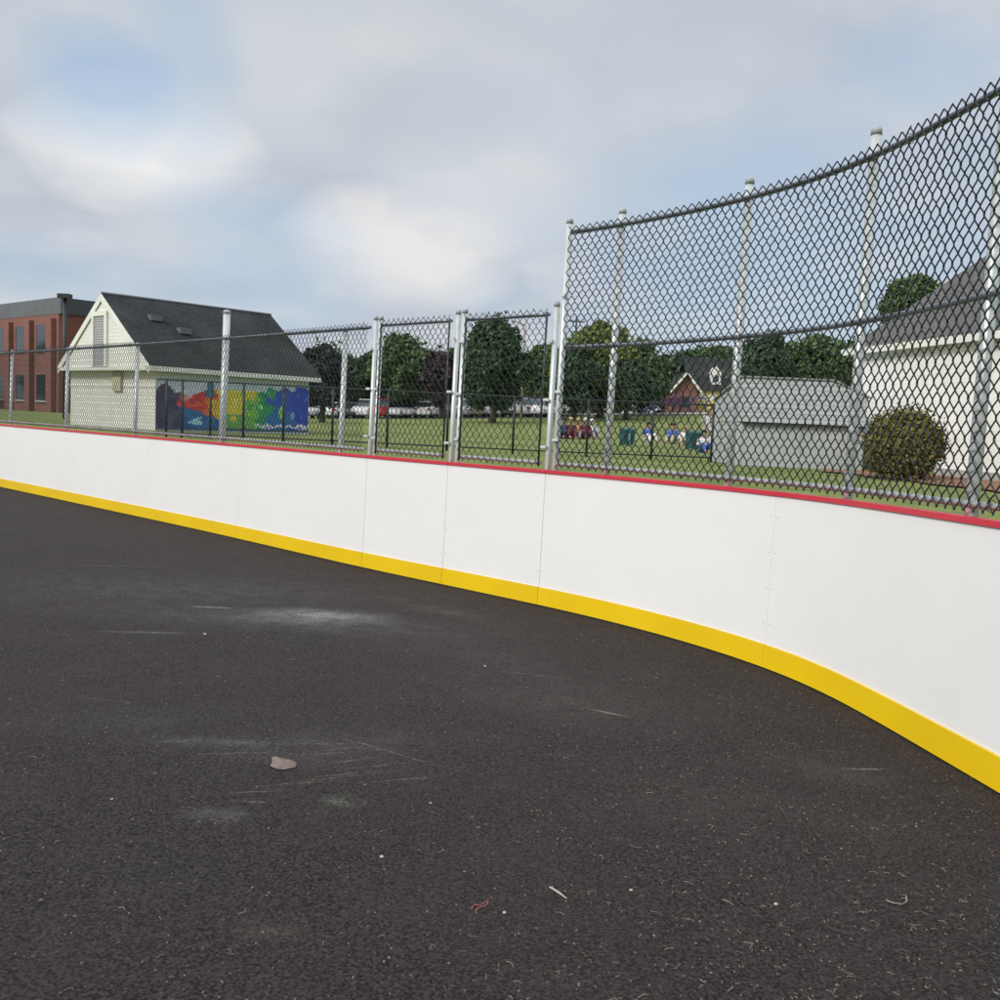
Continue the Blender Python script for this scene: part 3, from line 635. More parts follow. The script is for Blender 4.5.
# bottom flowers of darkness not needed; mural on the long wall
mz1 = solve(lambda t_: -proj(C0 + [0, 0, t_])[1], -382, 0, 10); NX, NZ = 300, 90
def lerp(a_, b_, t_): return [a_[i] + (b_[i] - a_[i]) * t_ for i in range(3)]
def mural(a_, c_):
    """a_ 0..1 along, c_ 0..1 up"""
    n1 = 1.5 * mnoise.fractal(Vector((a_ * 14, c_ * 5, 1.3)), .8, 2, 4); n2 = mnoise.noise(Vector((a_ * 30, c_ * 9, 4))); a_ += .006 * mnoise.noise(Vector((a_ * 70, c_ * 22, 9))); c_ += .03 * mnoise.noise(Vector((a_ * 60, c_ * 20, 2)))
    top = .93 + .03 * n1
    # outline of the painted silhouette against the pale wall
    if a_ < .10: top = .78 + .22 * math.sin(min(a_ / .1, 1) * 3.1) * .6
    elif a_ < .29: top = .80 - .22 * abs(math.sin((a_ - .10) * 18)) * .4 + .05 * n2
    elif a_ < .36: top = 1.0 if .305 < a_ < .345 else .84
    elif a_ < .7: top = .86 + .05 * n2
    else: top = .93 + .09 * math.sin(a_ * 55) * .4 + (.08 if a_ > .9 else 0)
    if c_ > top: return (175, 185, 195)
    if a_ < .115 + .05 * (1 - c_) + .02 * n1: c = lerp((38, 40, 66), (70, 62, 92), max(0, n1 + .5))
    elif a_ < .40 and c_ < .52 - (a_ - .12) * 1.05 + .03 * n1: c = lerp((24, 72, 128), (30, 100, 150), max(0, min(1, n1 + .4)))
    elif .295 < a_ < .35 and c_ > .68: c = (22, 95, 130)
    elif a_ < .28 + .05 * n1: c = (178, 34, 44) if n2 > -.15 else (196, 62, 60)
    elif a_ < .36 + .05 * n1: c = (214, 96, 34) if n2 < .2 else (205, 50, 40)
    elif a_ < .44 + .06 * n1: c = (222, 150, 40) if c_ < .6 and n2 > -.1 else (216, 178, 48)
    elif a_ < .56 + .06 * n1: c = (205, 180, 50) if c_ > .35 else (90, 150, 70)
    elif a_ < .62 + .06 * n1: c = (110, 165, 62)
    elif a_ < .72 + .05 * n1: c = (30, 132, 74) if n2 < .25 else (60, 160, 100)
    elif a_ < .86 + .04 * n1: c = (28, 72, 160) if c_ > .45 else (20, 98, 150)
    else: c = (26, 56, 158) if n2 < .3 else (40, 86, 190)
    # details: white splash, eye shapes, leaves, foam at the foot
    def disc(x, y, rx, ry): return ((a_ - x) / rx) ** 2 + ((c_ - y) / ry) ** 2 < 1
    if disc(.20, .74, .022, .09) : c = (214, 170, 170)
    if disc(.175, .64, .016, .06): c = (226, 120, 110)
    if disc(.25, .16, .03, .05) or (abs(c_ - (.12 + (a_ - .18) * 1.7)) < .025 and .19 < a_ < .27): c = (150, 190, 215)
    if disc(.80, .42, .018, .15): c = (120, 175, 80)
    if disc(.885, .36, .014, .09): c = (120, 140, 215)
    if disc(.66, .52, .012, .05): c = (150, 200, 120)
    if disc(.49, .6, .02, .07): c = (232, 205, 90)
    wv = .06 + .05 * abs(math.sin(a_ * 42)) + .03 * n2
    if a_ > .62 and wv < c_ < wv + .05: c = (215, 222, 225)
    if a_ > .93 and c_ < .16 and (a_ * 60 + c_ * 9) % 1.6 < .8: c = (225, 228, 230)
    if .68 < a_ < .72 and c_ < .18 and (a_ * 60 + c_ * 9) % 1.6 < .8: c = (225, 228, 230)
    if c_ < .05: c = (52, 70, 84)
    return c
b = MB(); cols = []
for j in range(NZ + 1):
    for i in range(NX + 1):
        b.v.append((.02 + (Ls - .04) * i / NX, -.006, .04 + (mz1 + .12 - .04) * j / NZ)); r_, g_, b_ = mural(i / NX, j / NZ); l_ = lin(r_, g_, b_); cols.append((min(.85, l_[0] * 1.5 + .015), min(.85, l_[1] * 1.5 + .018), min(.85, l_[2] * 1.5 + .02), 1))
for j in range(NZ):
    for i in range(NX): q_ = j * (NX + 1) + i; b.f.append((q_, q_ + 1, q_ + NX + 2, q_ + NX + 1)); b.sm.append(False)
m, nt, bs_ = base('mural_paint', .7); ca = N(nt, 'ShaderNodeVertexColor', layer_name='col'); v_ = coords(nt); nn = ramp(nt, noise(nt, v_, 6, 5), [(.3, .8), (.7, 1.05)])
nt.links.new(mixc(nt, 1., ca.outputs[0], nn, 'MULTIPLY'), bs_.inputs['Base Color']); MT['mural'] = m
b.build('mural', MT['mural'], barn, colors=cols)

# ------------------------------------------------------------------ brick school at the far left
YB = 62.
c0 = at(64, 400, YB); c0[2] = T(c0[0], c0[1])
sd = empty('brick_building', c0, math.atan2(d1[1], d1[0]), 'large red brick building with a grey metal top storey, behind the cream gabled building', 'building')
def zof(u, v, Y): return at(u, v, Y)[2] - c0[2]
zt_, zbk = zof(64, 297.5, YB), zof(64, 314, YB)
b = MB(); b.box((4.5, .2 + 20, zbk/2 - .5), (9, 40, zbk + 1)); 
b.build('brick_wall', MT['brick_shaded'], sd)
b = MB(); b.box((4.5, 20.2, (zt_ + zbk)/2), (9.2, 40.2, zt_ - zbk)); b.build('top_storey', MT['metal_band_shaded'], sd)
b = MB(); b.box((-.15, 20.2, (zt_+zbk)/2+.003), (.28, 40.6, zt_-zbk)); b.build('side_cladding', MT['metal_band'], sd)  # paler sheet over the sunlit face, its brightness set by colour
b = MB(); b.box((-.14, 20.3, zbk/2-.5), (.26, 40.2, zbk+1)); b.build('side_brick_face', MT['brick'], sd)  # lighter brick copy for the lit side, sunlight put into the colour
for yy in np.arange(1.0, 40, 3.4):
    b = MB(); b.box((-.42, yy, zbk/2 - .6), (.34, .8, zbk + .6)); b.build('brick_pier', MT['brick'], sd)
for yy in np.arange(2.7, 38, 3.4):
    for z_ in (1.6, 4.9):
        b = MB(); b.box((-.30, yy, z_), (.06, 1.5, 1.7)); w_ = b.build('window', MT['glass'], sd)
        b = MB(); b.box((-.32, yy, z_ - .9), (.12, 1.7, .1)); b.build('window_sill', MT['concrete'], w_)
for xx in (2.5, 6.5):
    b = MB(); b.box((xx, .18, 3.2), (1.5, .06, 1.7)); w_ = b.build('window', MT['glass'], sd)
# dark pole in front of it
p = at(64.5, 405, 45.); p[2] = T(p[0], p[1]); hp = at(64.5, 297, 45.)[2] - p[2]
e = empty('lamp_pole', p, 0, 'dark pole with a flat lamp head standing in front of the brick building', 'lamp post')
b = MB(); b.tube([(0,0,-.2),(0,0,hp)], .09, 8); b.build('pole', MT['black_steel'], e)
b = MB(); b.box((0, 0, hp + .04), (.55, .4, .2)); b.build('lamp_head', MT['black_steel'], e)

# ------------------------------------------------------------------ trees
def leaf_cloud(lobes, n, size, seed, squash=1.):
    r_ = np.random.default_rng(seed); b = MB(); lobes = [(np.array(c), np.array(r) if hasattr(r, '__len__') else np.array([r, r, r * squash])) for c, r in lobes]
    wt = np.array([r[0] * r[2] for c, r in lobes]); wt /= wt.sum()
    idx = r_.choice(len(lobes), n, p=wt); 
    for k_ in idx:
        c, r = lobes[k_]; d = r_.normal(size=3); d /= np.linalg.norm(d); rad = 1 - abs(r_.normal(0, .20)); rad = max(rad, .2) + (.28 * r_.random() if r_.random() < .35 else 0)
        p = c + d * r * rad
        nrm = d + r_.normal(0, .75, 3); nrm /= np.linalg.norm(nrm); a_ = np.cross(nrm, r_.normal(size=3)); a_ /= np.linalg.norm(a_); c2 = np.cross(nrm, a_)
        s_ = size * r_.uniform(.55, 1.35); s2 = s_ * r_.uniform(.45, .8)
        b.add([p - a_ * s_, p + c2 * s2, p + a_ * s_ * .9, p - c2 * s2], [(0, 1, 2, 3)])
    return b
def tree(u, vt, vb, hw, Y, mat, label, seed, cat='tree', nl=30, n=4200, group='trees beyond the field', trunk_w=.16, conic=False, name='tree', lowcrown=.18):
    r_ = np.random.default_rng(seed); p = at(u, 410, Y); p[2] = T(p[0], p[1])
    top = at(u, vt, Y)[2] - p[2]; bot = max(at(u, vb + 1, Y)[2] - p[2], top * .07); W = hw * Y / F
    W *= 1.15; n = int(n * 1.9)
    e = empty(name, p, 0, label, cat, group)
    lobes = []; hgt = top - bot
    for i in range(nl):
        z = r_.uniform(.08, .92) ; prof = (math.sin(math.pi * min(1, z * .85 + .13)) ** .6) if not conic else (1 - z) * .95 + .08
        th = r_.uniform(0, 2 * math.pi); rr = W * prof * r_.uniform(.3, .82); lr = W * r_.uniform(.18, .38) * (.5 + .5 * prof)
        zz = bot + hgt * z; zz = min(zz, top - lr * .8); zz = max(zz, bot + lr * .5)
        lobes.append((np.array([math.cos(th) * rr, math.sin(th) * rr, zz]), lr))
    lobes.append((np.array([0, 0, bot + hgt * .5]), np.array([W * .72, W * .72, hgt * .45]))); lobes.append((np.array([W*.05, 0, top - W * .22]), W * .25))
    if conic: lobes.append((np.array([0, 0, top - .5]), W * .15))
    leaf_cloud(lobes, n, .0031 * Y * .62 + .05, seed).build('crown', MT[mat], e)
    b = MB(); tr = trunk_w * W ** .5 * .9; b.tube([(0, 0, -.3), (.03, 0, bot * .6), (.08, .05, bot + hgt * .35), (.05, .1, bot + hgt * .75)], [tr * 1.3, tr, tr * .7, tr * .25], 8)
    for i in range(5):
        c, lr = lobes[i]; b.tube([(.06, .03, bot + hgt * (.1 + .06 * i)), tuple(c * [.5, .5, 1] + [0, 0, -.2 * hgt * .3]), tuple(c)], [tr * .5, tr * .35, tr * .12], 5)
    b.build('trunk', MT['bark'], e); return e
tree(322, 344, 408, 24, 62, 'leaf_black', 'very dark broad tree just right of the mural building', 1, n=4200)
tree(357, 360, 404, 20, 90, 'leaf_dark', 'small round green tree left of the first doubled posts', 2)
tree(404, 336, 402, 33, 88, 'leaf_mid', 'broad bright green tree behind the left mesh gate', 3, n=4200)
tree(376, 352, 402, 22, 96, 'leaf_dark', 'dark tree behind the first doubled posts', 31)
tree(441, 352, 404, 20, 84, 'leaf_purple', 'dark purple leaved tree left of the middle doubled posts', 4)
tree(493, 316, 404, 34, 74, 'leaf_dark', 'tall dense dark green tree behind the right mesh gate', 5, n=6500)
tree(466, 340, 404, 18, 92, 'leaf_mid', 'slim green tree behind the middle doubled posts', 51)
tree(541, 345, 402, 24, 92, 'leaf_mid', 'green tree behind the doubled posts where the tall fence begins', 6)
tree(600, 325, 404, 44, 86, 'leaf_light', 'large yellow green tree behind the first bay of the tall fence', 7, n=6500)
tree(574, 345, 404, 26, 80, 'leaf_dark', 'dark tree in front of the yellow green tree, above the seated group', 71)
tree(640, 340, 404, 30, 94, 'leaf_mid', 'green tree left of the brick gabled house', 8, n=4200)
tree(626, 360, 404, 22, 82, 'leaf_dark', 'low dark tree between the yellow green tree and the playground', 81)
tree(708, 346, 395, 32, 150, 'leaf_mid', 'far green tree rising behind the roof of the brick gabled house', 9)
tree(675, 352, 395, 26, 150, 'leaf_dark', 'far dark tree left of the house roof', 91)
tree(762, 334, 400, 30, 70, 'leaf_dark', 'dark green tree behind the left end of the grey shed', 10, n=4200)
tree(814, 336, 400, 40, 74, 'leaf_mid', 'wide olive green tree behind the right end of the grey shed', 11, n=5200)
tree(850, 340, 400, 26, 78, 'leaf_dark', 'dark tree between the grey shed and the white building', 111)
tree(905, 276, 350, 34, 48, 'leaf_mid', 'green tree top showing above the roof of the white building', 12, n=5200)
tree(-90, 330, 410, 40, 66, 'leaf_dark', 'dark tree left of the brick building', 13, n=3000)
tree(424, 350, 404, 24, 100, 'leaf_mid', 'green tree between the bright broad tree and the purple tree', 201)
tree(457, 350, 404, 24, 102, 'leaf_dark', 'dark green tree just right of the purple leaved tree', 202)
tree(524, 352, 404, 26, 98, 'leaf_dark', 'dark green tree behind the pale light pole', 203)
tree(344, 354, 404, 22, 104, 'leaf_mid', 'mid green tree beside the very dark broad tree', 204)
# far woodland as one mass
lob = []
for u in np.arange(-150, 1250, 13):
    Y = 135 + 12 * math.sin(u * .05); p = at(u, 410, Y); g0 = T(p[0], p[1]); h_ = (at(u, 360 + 6 * math.sin(u * .11) + 4 * math.sin(u * .037) + rng.normal(0, 2) + .034 * (u - 500), Y)[2] - g0); h_ = max(h_, 4)
    lob.append((np.array([p[0], p[1], g0 + h_ * .5]), np.array([2.2, 2.5, h_ * .5])))
tag(leaf_cloud(lob, 40000, .45, 5).build('distant_woodland', MT['leaf_far']), 'distant band of trees closing the view behind the field', 'woodland', None, 'stuff')

# ------------------------------------------------------------------ cars
PAL = {'white': (.75, .75, .74), 'silver': (.42, .43, .45), 'dark grey': (.06, .065, .07), 'red': (.40, .02, .025), 'black': (.015, .015, .017), 'blue': (.04, .08, .2), 'pale gold': (.45, .40, .30)}
for k_, c in PAL.items(): MT['car_' + k_] = simple('car_paint_' + k_.replace(' ', '_'), c, tuple(x * .95 for x in c), 2, .25, .1, 0, .6)
def make_car(tall=False):
    e = empty('parked_car', (0, 0, 0)); W = .88; hs = .12 if tall else 0
    # profile x (length along y local), z
    st = [(-2.15, .35, .62, .70), (-2.1, .28, .86 + hs, .82), (-1.7, .24, .98 + hs, .88), (-.9, .22, 1.02 + hs, .90), (.8, .22, 1.0 + hs, .90), (1.7, .24, .90 + hs, .88), (2.1, .28, .74 + hs, .80), (2.2, .38, .58, .66)]
    def loft(mb, st_, ins=.9):
        o = len(mb.v)
        for y, z0, z1, w in st_:
            for (x, z) in ((-w*.94, z0), (-w, z0 + (z1-z0)*.4), (-w*.97, z0 + (z1-z0)*.8), (-w*.85, z1), (w*.85, z1), (w*.97, z0 + (z1-z0)*.8), (w, z0 + (z1-z0)*.4), (w*.94, z0)): mb.v.append((x, y, z))
        for i in range(len(st_) - 1):
            for j in range(8): j2 = (j+1) % 8; mb.f.append((o+i*8+j, o+i*8+j2, o+(i+1)*8+j2, o+(i+1)*8+j)); mb.sm.append(True)
        mb.f.append(tuple(range(o, o+8))[::-1]); mb.sm.append(False); o2 = o + (len(st_)-1)*8; mb.f.append(tuple(range(o2, o2+8))); mb.sm.append(False)
    b = MB(); loft(b, st); b.build('body', MT['car_white'], e)
    b = MB(); o = len(b.v); zr = 1.44 + hs * 2.2
    cab = [(-1.75 if tall else -1.55, .96 + hs, .78), (-1.35 if tall else -1.0, zr, .64), (.15, zr + .02, .66), (.95, 1.0 + hs, .78)]
    # greenhouse: glass sides, painted roof
    gl = MB(); pts = []
    for y, z, w in cab: pts += [(-w, y, z), (w, y, z)]
    gl.add(pts, [(0,1,3,2), (2,3,5,4), (4,5,7,6), (0,2,4,6), (1,7,5,3), (0,6,7,1)]); gl.build('windows', MT['glass'], e)
    r_ = MB(); y0, y1 = cab[1][0], cab[2][0]; r_.hexa([(-.65, y0-.04, zr-.02), (.65, y0-.04, zr-.02), (.67, y1+.04, zr), (-.67, y1+.04, zr)], [(-.55, y0, zr+.05), (.55, y0, zr+.05), (.57, y1, zr+.06), (-.57, y1, zr+.06)]); r_.build('roof', MT['car_white'], e)
    for x in (-.8, .8):
        for y in (-1.35, 1.4):
            w_ = MB(); w_.tube([(x-.1, y, .33), (x+.1, y, .33)], .33, 16); wo = w_.build('wheel', MT['tyre'], e)
            w_ = MB(); sx = 1 if x > 0 else -1; w_.tube([(x+.085*sx, y, .33), (x+.107*sx, y, .33)], .2, 12); w_.build('rim', MT['rim'], wo)
    for x in (-.62, .62):
        h_ = MB(); h_.box((x, 2.14, .70 + hs*.5), (.34, .12, .15)); h_.build('headlight', MT['lamp_lens'], e)
        h_ = MB(); h_.box((x, -2.13, .80 + hs*.5), (.26, .08, .18)); h_.build('tail_light', MT['tail'], e)
    return e
protoA, protoB = make_car(False), make_car(True); firstA, firstB = True, True
seqs = [(88., 409.5, [(316,'silver'),(334,'white'),(352,'dark grey'),(366,'white'),(383,'red'),(398,'white'),(412,'silver'),(427,'white'),(441,'silver'),(463,'white'),(478,'pale gold'),(494,'white'),(509,'dark grey'),(523,'silver'),(537,'white'),(551,'silver')]),
        (96., 405, [(325,'white'),(345,'silver'),(391,'dark grey'),(406,'white'),(420,'white'),(434,'silver'),(448,'blue'),(471,'white'),(487,'silver'),(516,'white'),(530,'white')])]
ordw = ['leftmost', 'second', 'third', 'fourth', 'fifth', 'sixth', 'seventh', 'eighth', 'ninth', 'tenth', 'eleventh', 'twelfth', 'thirteenth', 'fourteenth', 'fifteenth', 'rightmost']
def set_paint(o, cname):
    for ch in children(o):
        if ch.name.startswith(('body', 'roof')): ch.data = ch.data.copy(); ch.data.materials[0] = MT['car_' + cname]
usedA = usedB = False
for ri, (Y, v, cars) in enumerate(seqs):
    for i, (u, cn) in enumerate(cars):
        tall = (i * 7 + ri * 3) % 5 in (1, 3)
        if tall:
            o = copy_tree(protoB) if usedB else protoB; usedB = True
        else:
            o = copy_tree(protoA) if usedA else protoA; usedA = True
        p = at(u, 410, Y); o.location = (p[0], p[1], T(p[0], p[1]) + .0); o.rotation_euler = (0, 0, math.radians(180 + rng.normal(-8, 3) + (180 if i % 3 == 1 else 0)))
        o['label'] = '%s car, %s in the %s row parked beyond the field' % (cn, ordw[i] + ('' if i == 0 or ordw[i] == 'rightmost' else ' from the left'), ['front', 'back'][ri]); o['category'] = 'car'; o['group'] = 'cars parked beyond the field'
        set_paint(o, cn)
b = MB(); q0, q1 = at(296, 410, 84), at(566, 410, 84); q2, q3 = at(566, 410, 102), at(296, 410, 102)
NXp, NYp = 24, 10
for j in range(NYp + 1):
    for i in range(NXp + 1):
        a0 = q0 + (q1 - q0) * i / NXp; a1 = q3 + (q2 - q3) * i / NXp; pp = a0 + (a1 - a0) * j / NYp; b.v.append((pp[0], pp[1], T(pp[0], pp[1]) + .03))
for j in range(NYp):
    for i in range(NXp): k_ = j * (NXp + 1) + i; b.f.append((k_, k_+1, k_+NXp+2, k_+NXp+1)); b.sm.append(True)
tag(b.build('parking_lot', simple('parking_lot_asphalt', (.09, .09, .09), rough=.9)), 'asphalt parking lot beyond the field', None, None, 'structure')

# ------------------------------------------------------------------ poles
p = at(521.5, 405, 82); p[2] = T(p[0], p[1]); hp = at(521.5, 324, 82)[2] - p[2]
e = empty('light_pole', p, 0, 'pale light pole beside the tall dark green tree', 'lamp post')
b = MB(); b.tube([(0,0,-.2),(0,0,hp)], [.13, .1], 8); b.build('pole', MT['wood_pole'], e)
b = MB(); b.tube([(0,0,hp-.1),(-.7,0,hp+.15)], .05, 6); b.box((-.9, 0, hp+.16), (.6, .25, .12)); b.build('lamp_arm', MT['wood_pole'], e)
p = at(572.5, 405, 130); p[2] = T(p[0], p[1]); hp = at(572.5, 317, 130)[2] - p[2]
e = empty('utility_pole', p, .3, 'dark utility pole with crossarm above the trees right of the doubled posts', 'utility pole')
b = MB(); b.tube([(0,0,-.2),(0,0,hp)], [.17, .12], 8); b.build('pole', MT['wood_dark'], e)
b = MB(); b.box((0, 0, hp - .6), (2.4, .12, .14)); ca_ = b.build('crossarm', MT['wood_dark'], e)
for x in (-1.1, -.5, .5, 1.1): b = MB(); b.tube([(x,0,hp-.55),(x,0,hp-.3)], .06, 6); b.build('insulator', MT['wood_pole'], ca_)

# ------------------------------------------------------------------ house beyond the playground
YH = 118.; hp0 = at(684, 410, YH); gz = T(hp0[0], hp0[1])
hs = empty('brick_house', (hp0[0], hp0[1], gz), 0, 'brick gabled house with a dark roof, white dormer and yellow side wing beyond the playground', 'house')
def hx(u): return at(u, 410, YH)[0] - hp0[0]
def hz(u, v): return at(u, v, YH)[2] - gz
xa, xb, xc = hx(672), hx(697), hx(684.5); ze, zp = hz(684, 389), hz(684, 374)
b = MB(); b.add([(xa,0,-1),(xb,0,-1),(xb,0,ze),(xc,0,zp),(xa,0,ze),(xa,5,-1),(xb,5,-1),(xb,5,ze),(xc,5,zp),(xa,5,ze)], [(0,1,2,3,4),(9,8,7,6,5),(0,5,6,1),(1,6,7,2),(4,9,5,0)]); b.build('brick_gable', MT['brick'], hs)
b = MB(); 
for (x0_, x1_) in ((xa, xc), (xb, xc)):
    s_ = 1 if x0_ > xc else -1; b.hexa([(x0_+.4*s_,-.4,ze-.45),(x0_+.4*s_,5,ze-.45),(x1_,5,zp+.05),(x1_,-.4,zp+.05)], [(x0_+.4*s_,-.4,ze-.2),(x0_+.4*s_,5,ze-.2),(x1_,5,zp+.3),(x1_,-.4,zp+.3)])
b.build('gable_roof', MT['dark_shingle'], hs)
b = MB()
for x0_ in (xa, xb):
    s_ = 1 if x0_ > xc else -1; b.hexa([(x0_+.4*s_,-.5,ze-.6),(x0_+.4*s_,-.42,ze-.6),(xc,-.42,zp-.1),(xc,-.5,zp-.1)], [(x0_+.4*s_,-.5,ze-.2),(x0_+.4*s_,-.42,ze-.2),(xc,-.42,zp+.3),(xc,-.5,zp+.3)])
b.build('gable_trim', MT['trim'], hs)
b = MB(); b.box((xc, -.03, ze - 1.6), (1.0, .06, 1.3)); b.build('window', MT['glass'], hs)
x1_, x2_ = hx(697), hx(740); zy0, zy1 = hz(710, 404.5), hz(710, 390)
b = MB(); b.box(((x1_+x2_)/2+.02, 3.0, (zy0+zy1)/2), (x2_-x1_, 4, zy1-zy0)); b.box(((x1_+x2_)/2+.02, 3.2, zy0/2-.5), (x2_-x1_-.4, 3.4, zy0+1)); b.build('yellow_wing', MT['yellow_wall'], hs)
for k_ in range(4):
    b = MB(); b.box((x1_ + (x2_-x1_)*(.14+.24*k_), .98, (zy0+zy1)/2), (.7, .05, .8)); b.build('window', MT['trim'], hs)
b = MB(); zr0, zr1 = zy1 - .05, hz(700, 356); xr0, xr1 = hx(686), hx(742)
b.hexa([(xr0, .6, zr0), (xr1, .6, zr0), (xr1 , 6, zr1), (xr0 + .5, 6, zr1)], [(xr0, .8, zr0+.25), (xr1, .8, zr0+.25), (xr1, 6.2, zr1+.25), (xr0 + .5, 6.2, zr1+.25)])
b.hexa([(xr0, 11, zr0), (xr1, 11, zr0), (xr1, 6, zr1), (xr0 + .5, 6, zr1)], [(xr0, 11, zr0+.25), (xr1, 11, zr0+.25), (xr1, 6.2, zr1+.25), (xr0 + .5, 6.2, zr1+.25)]); mr = b.build('main_roof', MT['dark_shingle'], hs)
xd0, xd1 = hx(712.5), hx(722); zd0, zd1, zd2 = hz(717, 384), hz(717, 372), hz(717, 366)
b = MB(); b.add([(xd0,1.5,zd0),(xd1,1.5,zd0),(xd1,1.5,zd1),((xd0+xd1)/2,1.5,zd2),(xd0,1.5,zd1),(xd0,6,zd0),(xd1,6,zd0),(xd1,6,zd1),((xd0+xd1)/2,6,zd2),(xd0,6,zd1)], [(0,1,2,3,4),(0,5,6,1),(1,6,7,2),(2,7,8,3),(3,8,9,4),(4,9,5,0)]); dm = b.build('dormer', MT['trim'], hs)
b = MB(); b.box(((xd0+xd1)/2, 1.47, (zd0+zd1)/2), (.5, .05, .8)); b.build('dormer_window', MT['glass'], dm)

# ------------------------------------------------------------------ playground
YP = 98.; pp = at(667, 410, YP); pz = T(pp[0], pp[1])
pg = empty('playground_frame', (pp[0], pp[1], pz), .2, 'purple and blue playground climbing frame left of the brick gabled house', 'playground')
for x in (-1, 1):
    for y in (-1, 1): b = MB(); b.tube([(x, y, -.2), (x, y, 2.3)], .09, 8); b.build('post', MT['purple'], pg)
b = MB(); b.box((0, 0, 1.0), (2.1, 2.1, .14)); b.build('deck', MT['purple'], pg)
b = MB(); b.box((0, -1, 1.5), (1.8, .08, .5)); b.box((1, 0, 1.5), (.08, 1.8, .5)); b.build('guard_panel', MT['purple'], pg)
b = MB(); b.hexa([(-2.9,-.5,.15),(-1.1,-.5,1.1),(-1.1,.5,1.1),(-2.9,.5,.15)], [(-2.9,-.5,.3),(-1.1,-.5,1.25),(-1.1,.5,1.25),(-2.9,.5,.3)]); b.box((-3.1,0,.2), (.5,1,.12)); b.build('slide', MT['blue'], pg)
for k_ in range(5): b = MB(); b.tube([(1.1+.15*k_, -.5, 1.0-.2*k_), (1.1+.15*k_, .5, 1.0-.2*k_)], .04, 6); b.build('ladder_rung', MT['blue'], pg)
b = MB(); b.tube([(2.5,0,-.1),(2.5,0,1.9)], .07, 8); b.tube([(4.2,0,-.1),(4.2,0,1.9)], .07, 8); b.tube([(2.5,0,1.9),(4.2,0,1.9)], .06, 8); b.build('swing_beam', MT['blue'], pg)
b = MB(); q_ = [at(u, 410, 93) for u in np.arange(560, 735, 5.)]; b.tube([(a_[0], a_[1], T(a_[0], a_[1]) + .12) for a_ in q_], .16, 6)
tag(b.build('playground_kerb', MT['concrete']), 'pale kerb edging the playground and far path', None, None, 'structure')

# ------------------------------------------------------------------ bins
def bin_(u, v, wpx, hpx, label, stripe=False):
    p = on_ground(u, v); Y = p[1]; W = wpx * Y / F; Hh = hpx * Y / F
    e = empty('waste_bin', p, .3, label, 'waste bin', 'teal bins on the grass'); b = MB(); w0 = W * .42; w1 = W * .48
    b.hexa([(-w0,-w0*.9,0.04),(w0,-w0*.9,0.04),(w0,w0*.9,0.04),(-w0,w0*.9,0.04)], [(-w1,-w1*.9,Hh*.9),(w1,-w1*.9,Hh*.9),(w1,w1*.9,Hh*.9),(-w1,w1*.9,Hh*.9)]); b.build('bin_body', MT['teal'], e)
    b = MB(); b.hexa([(-w1*1.08,-w1,Hh*.905),(w1*1.08,-w1,Hh*.905),(w1*1.08,w1,Hh*.905),(-w1*1.08,w1,Hh*.905)], [(-w1,-w1*.8,Hh),(w1,-w1*.8,Hh),(w1,w1*.9,Hh*1.03),(-w1,w1*.9,Hh*1.03)]); b.build('lid', MT['teal'], e)
    for x in (-w0*.8, w0*.8): b = MB(); b.tube([(x-.04, w0*.8, .1), (x+.04, w0*.8, .1)], .1, 10); b.build('wheel', MT['tyre'], e)
    if stripe: b = MB(); b.box((0, -w1*.93, Hh*.5), (W*.14, .02, Hh*.8)); b.build('front_stripe', MT['teal_pale'], e)
bin_(626.5, 445.5, 13, 17, 'dark teal wheeled bin with a pale vertical stripe, left one on the grass', True)
bin_(694, 449.5, 15, 18, 'plain dark teal wheeled bin beside the person in white')

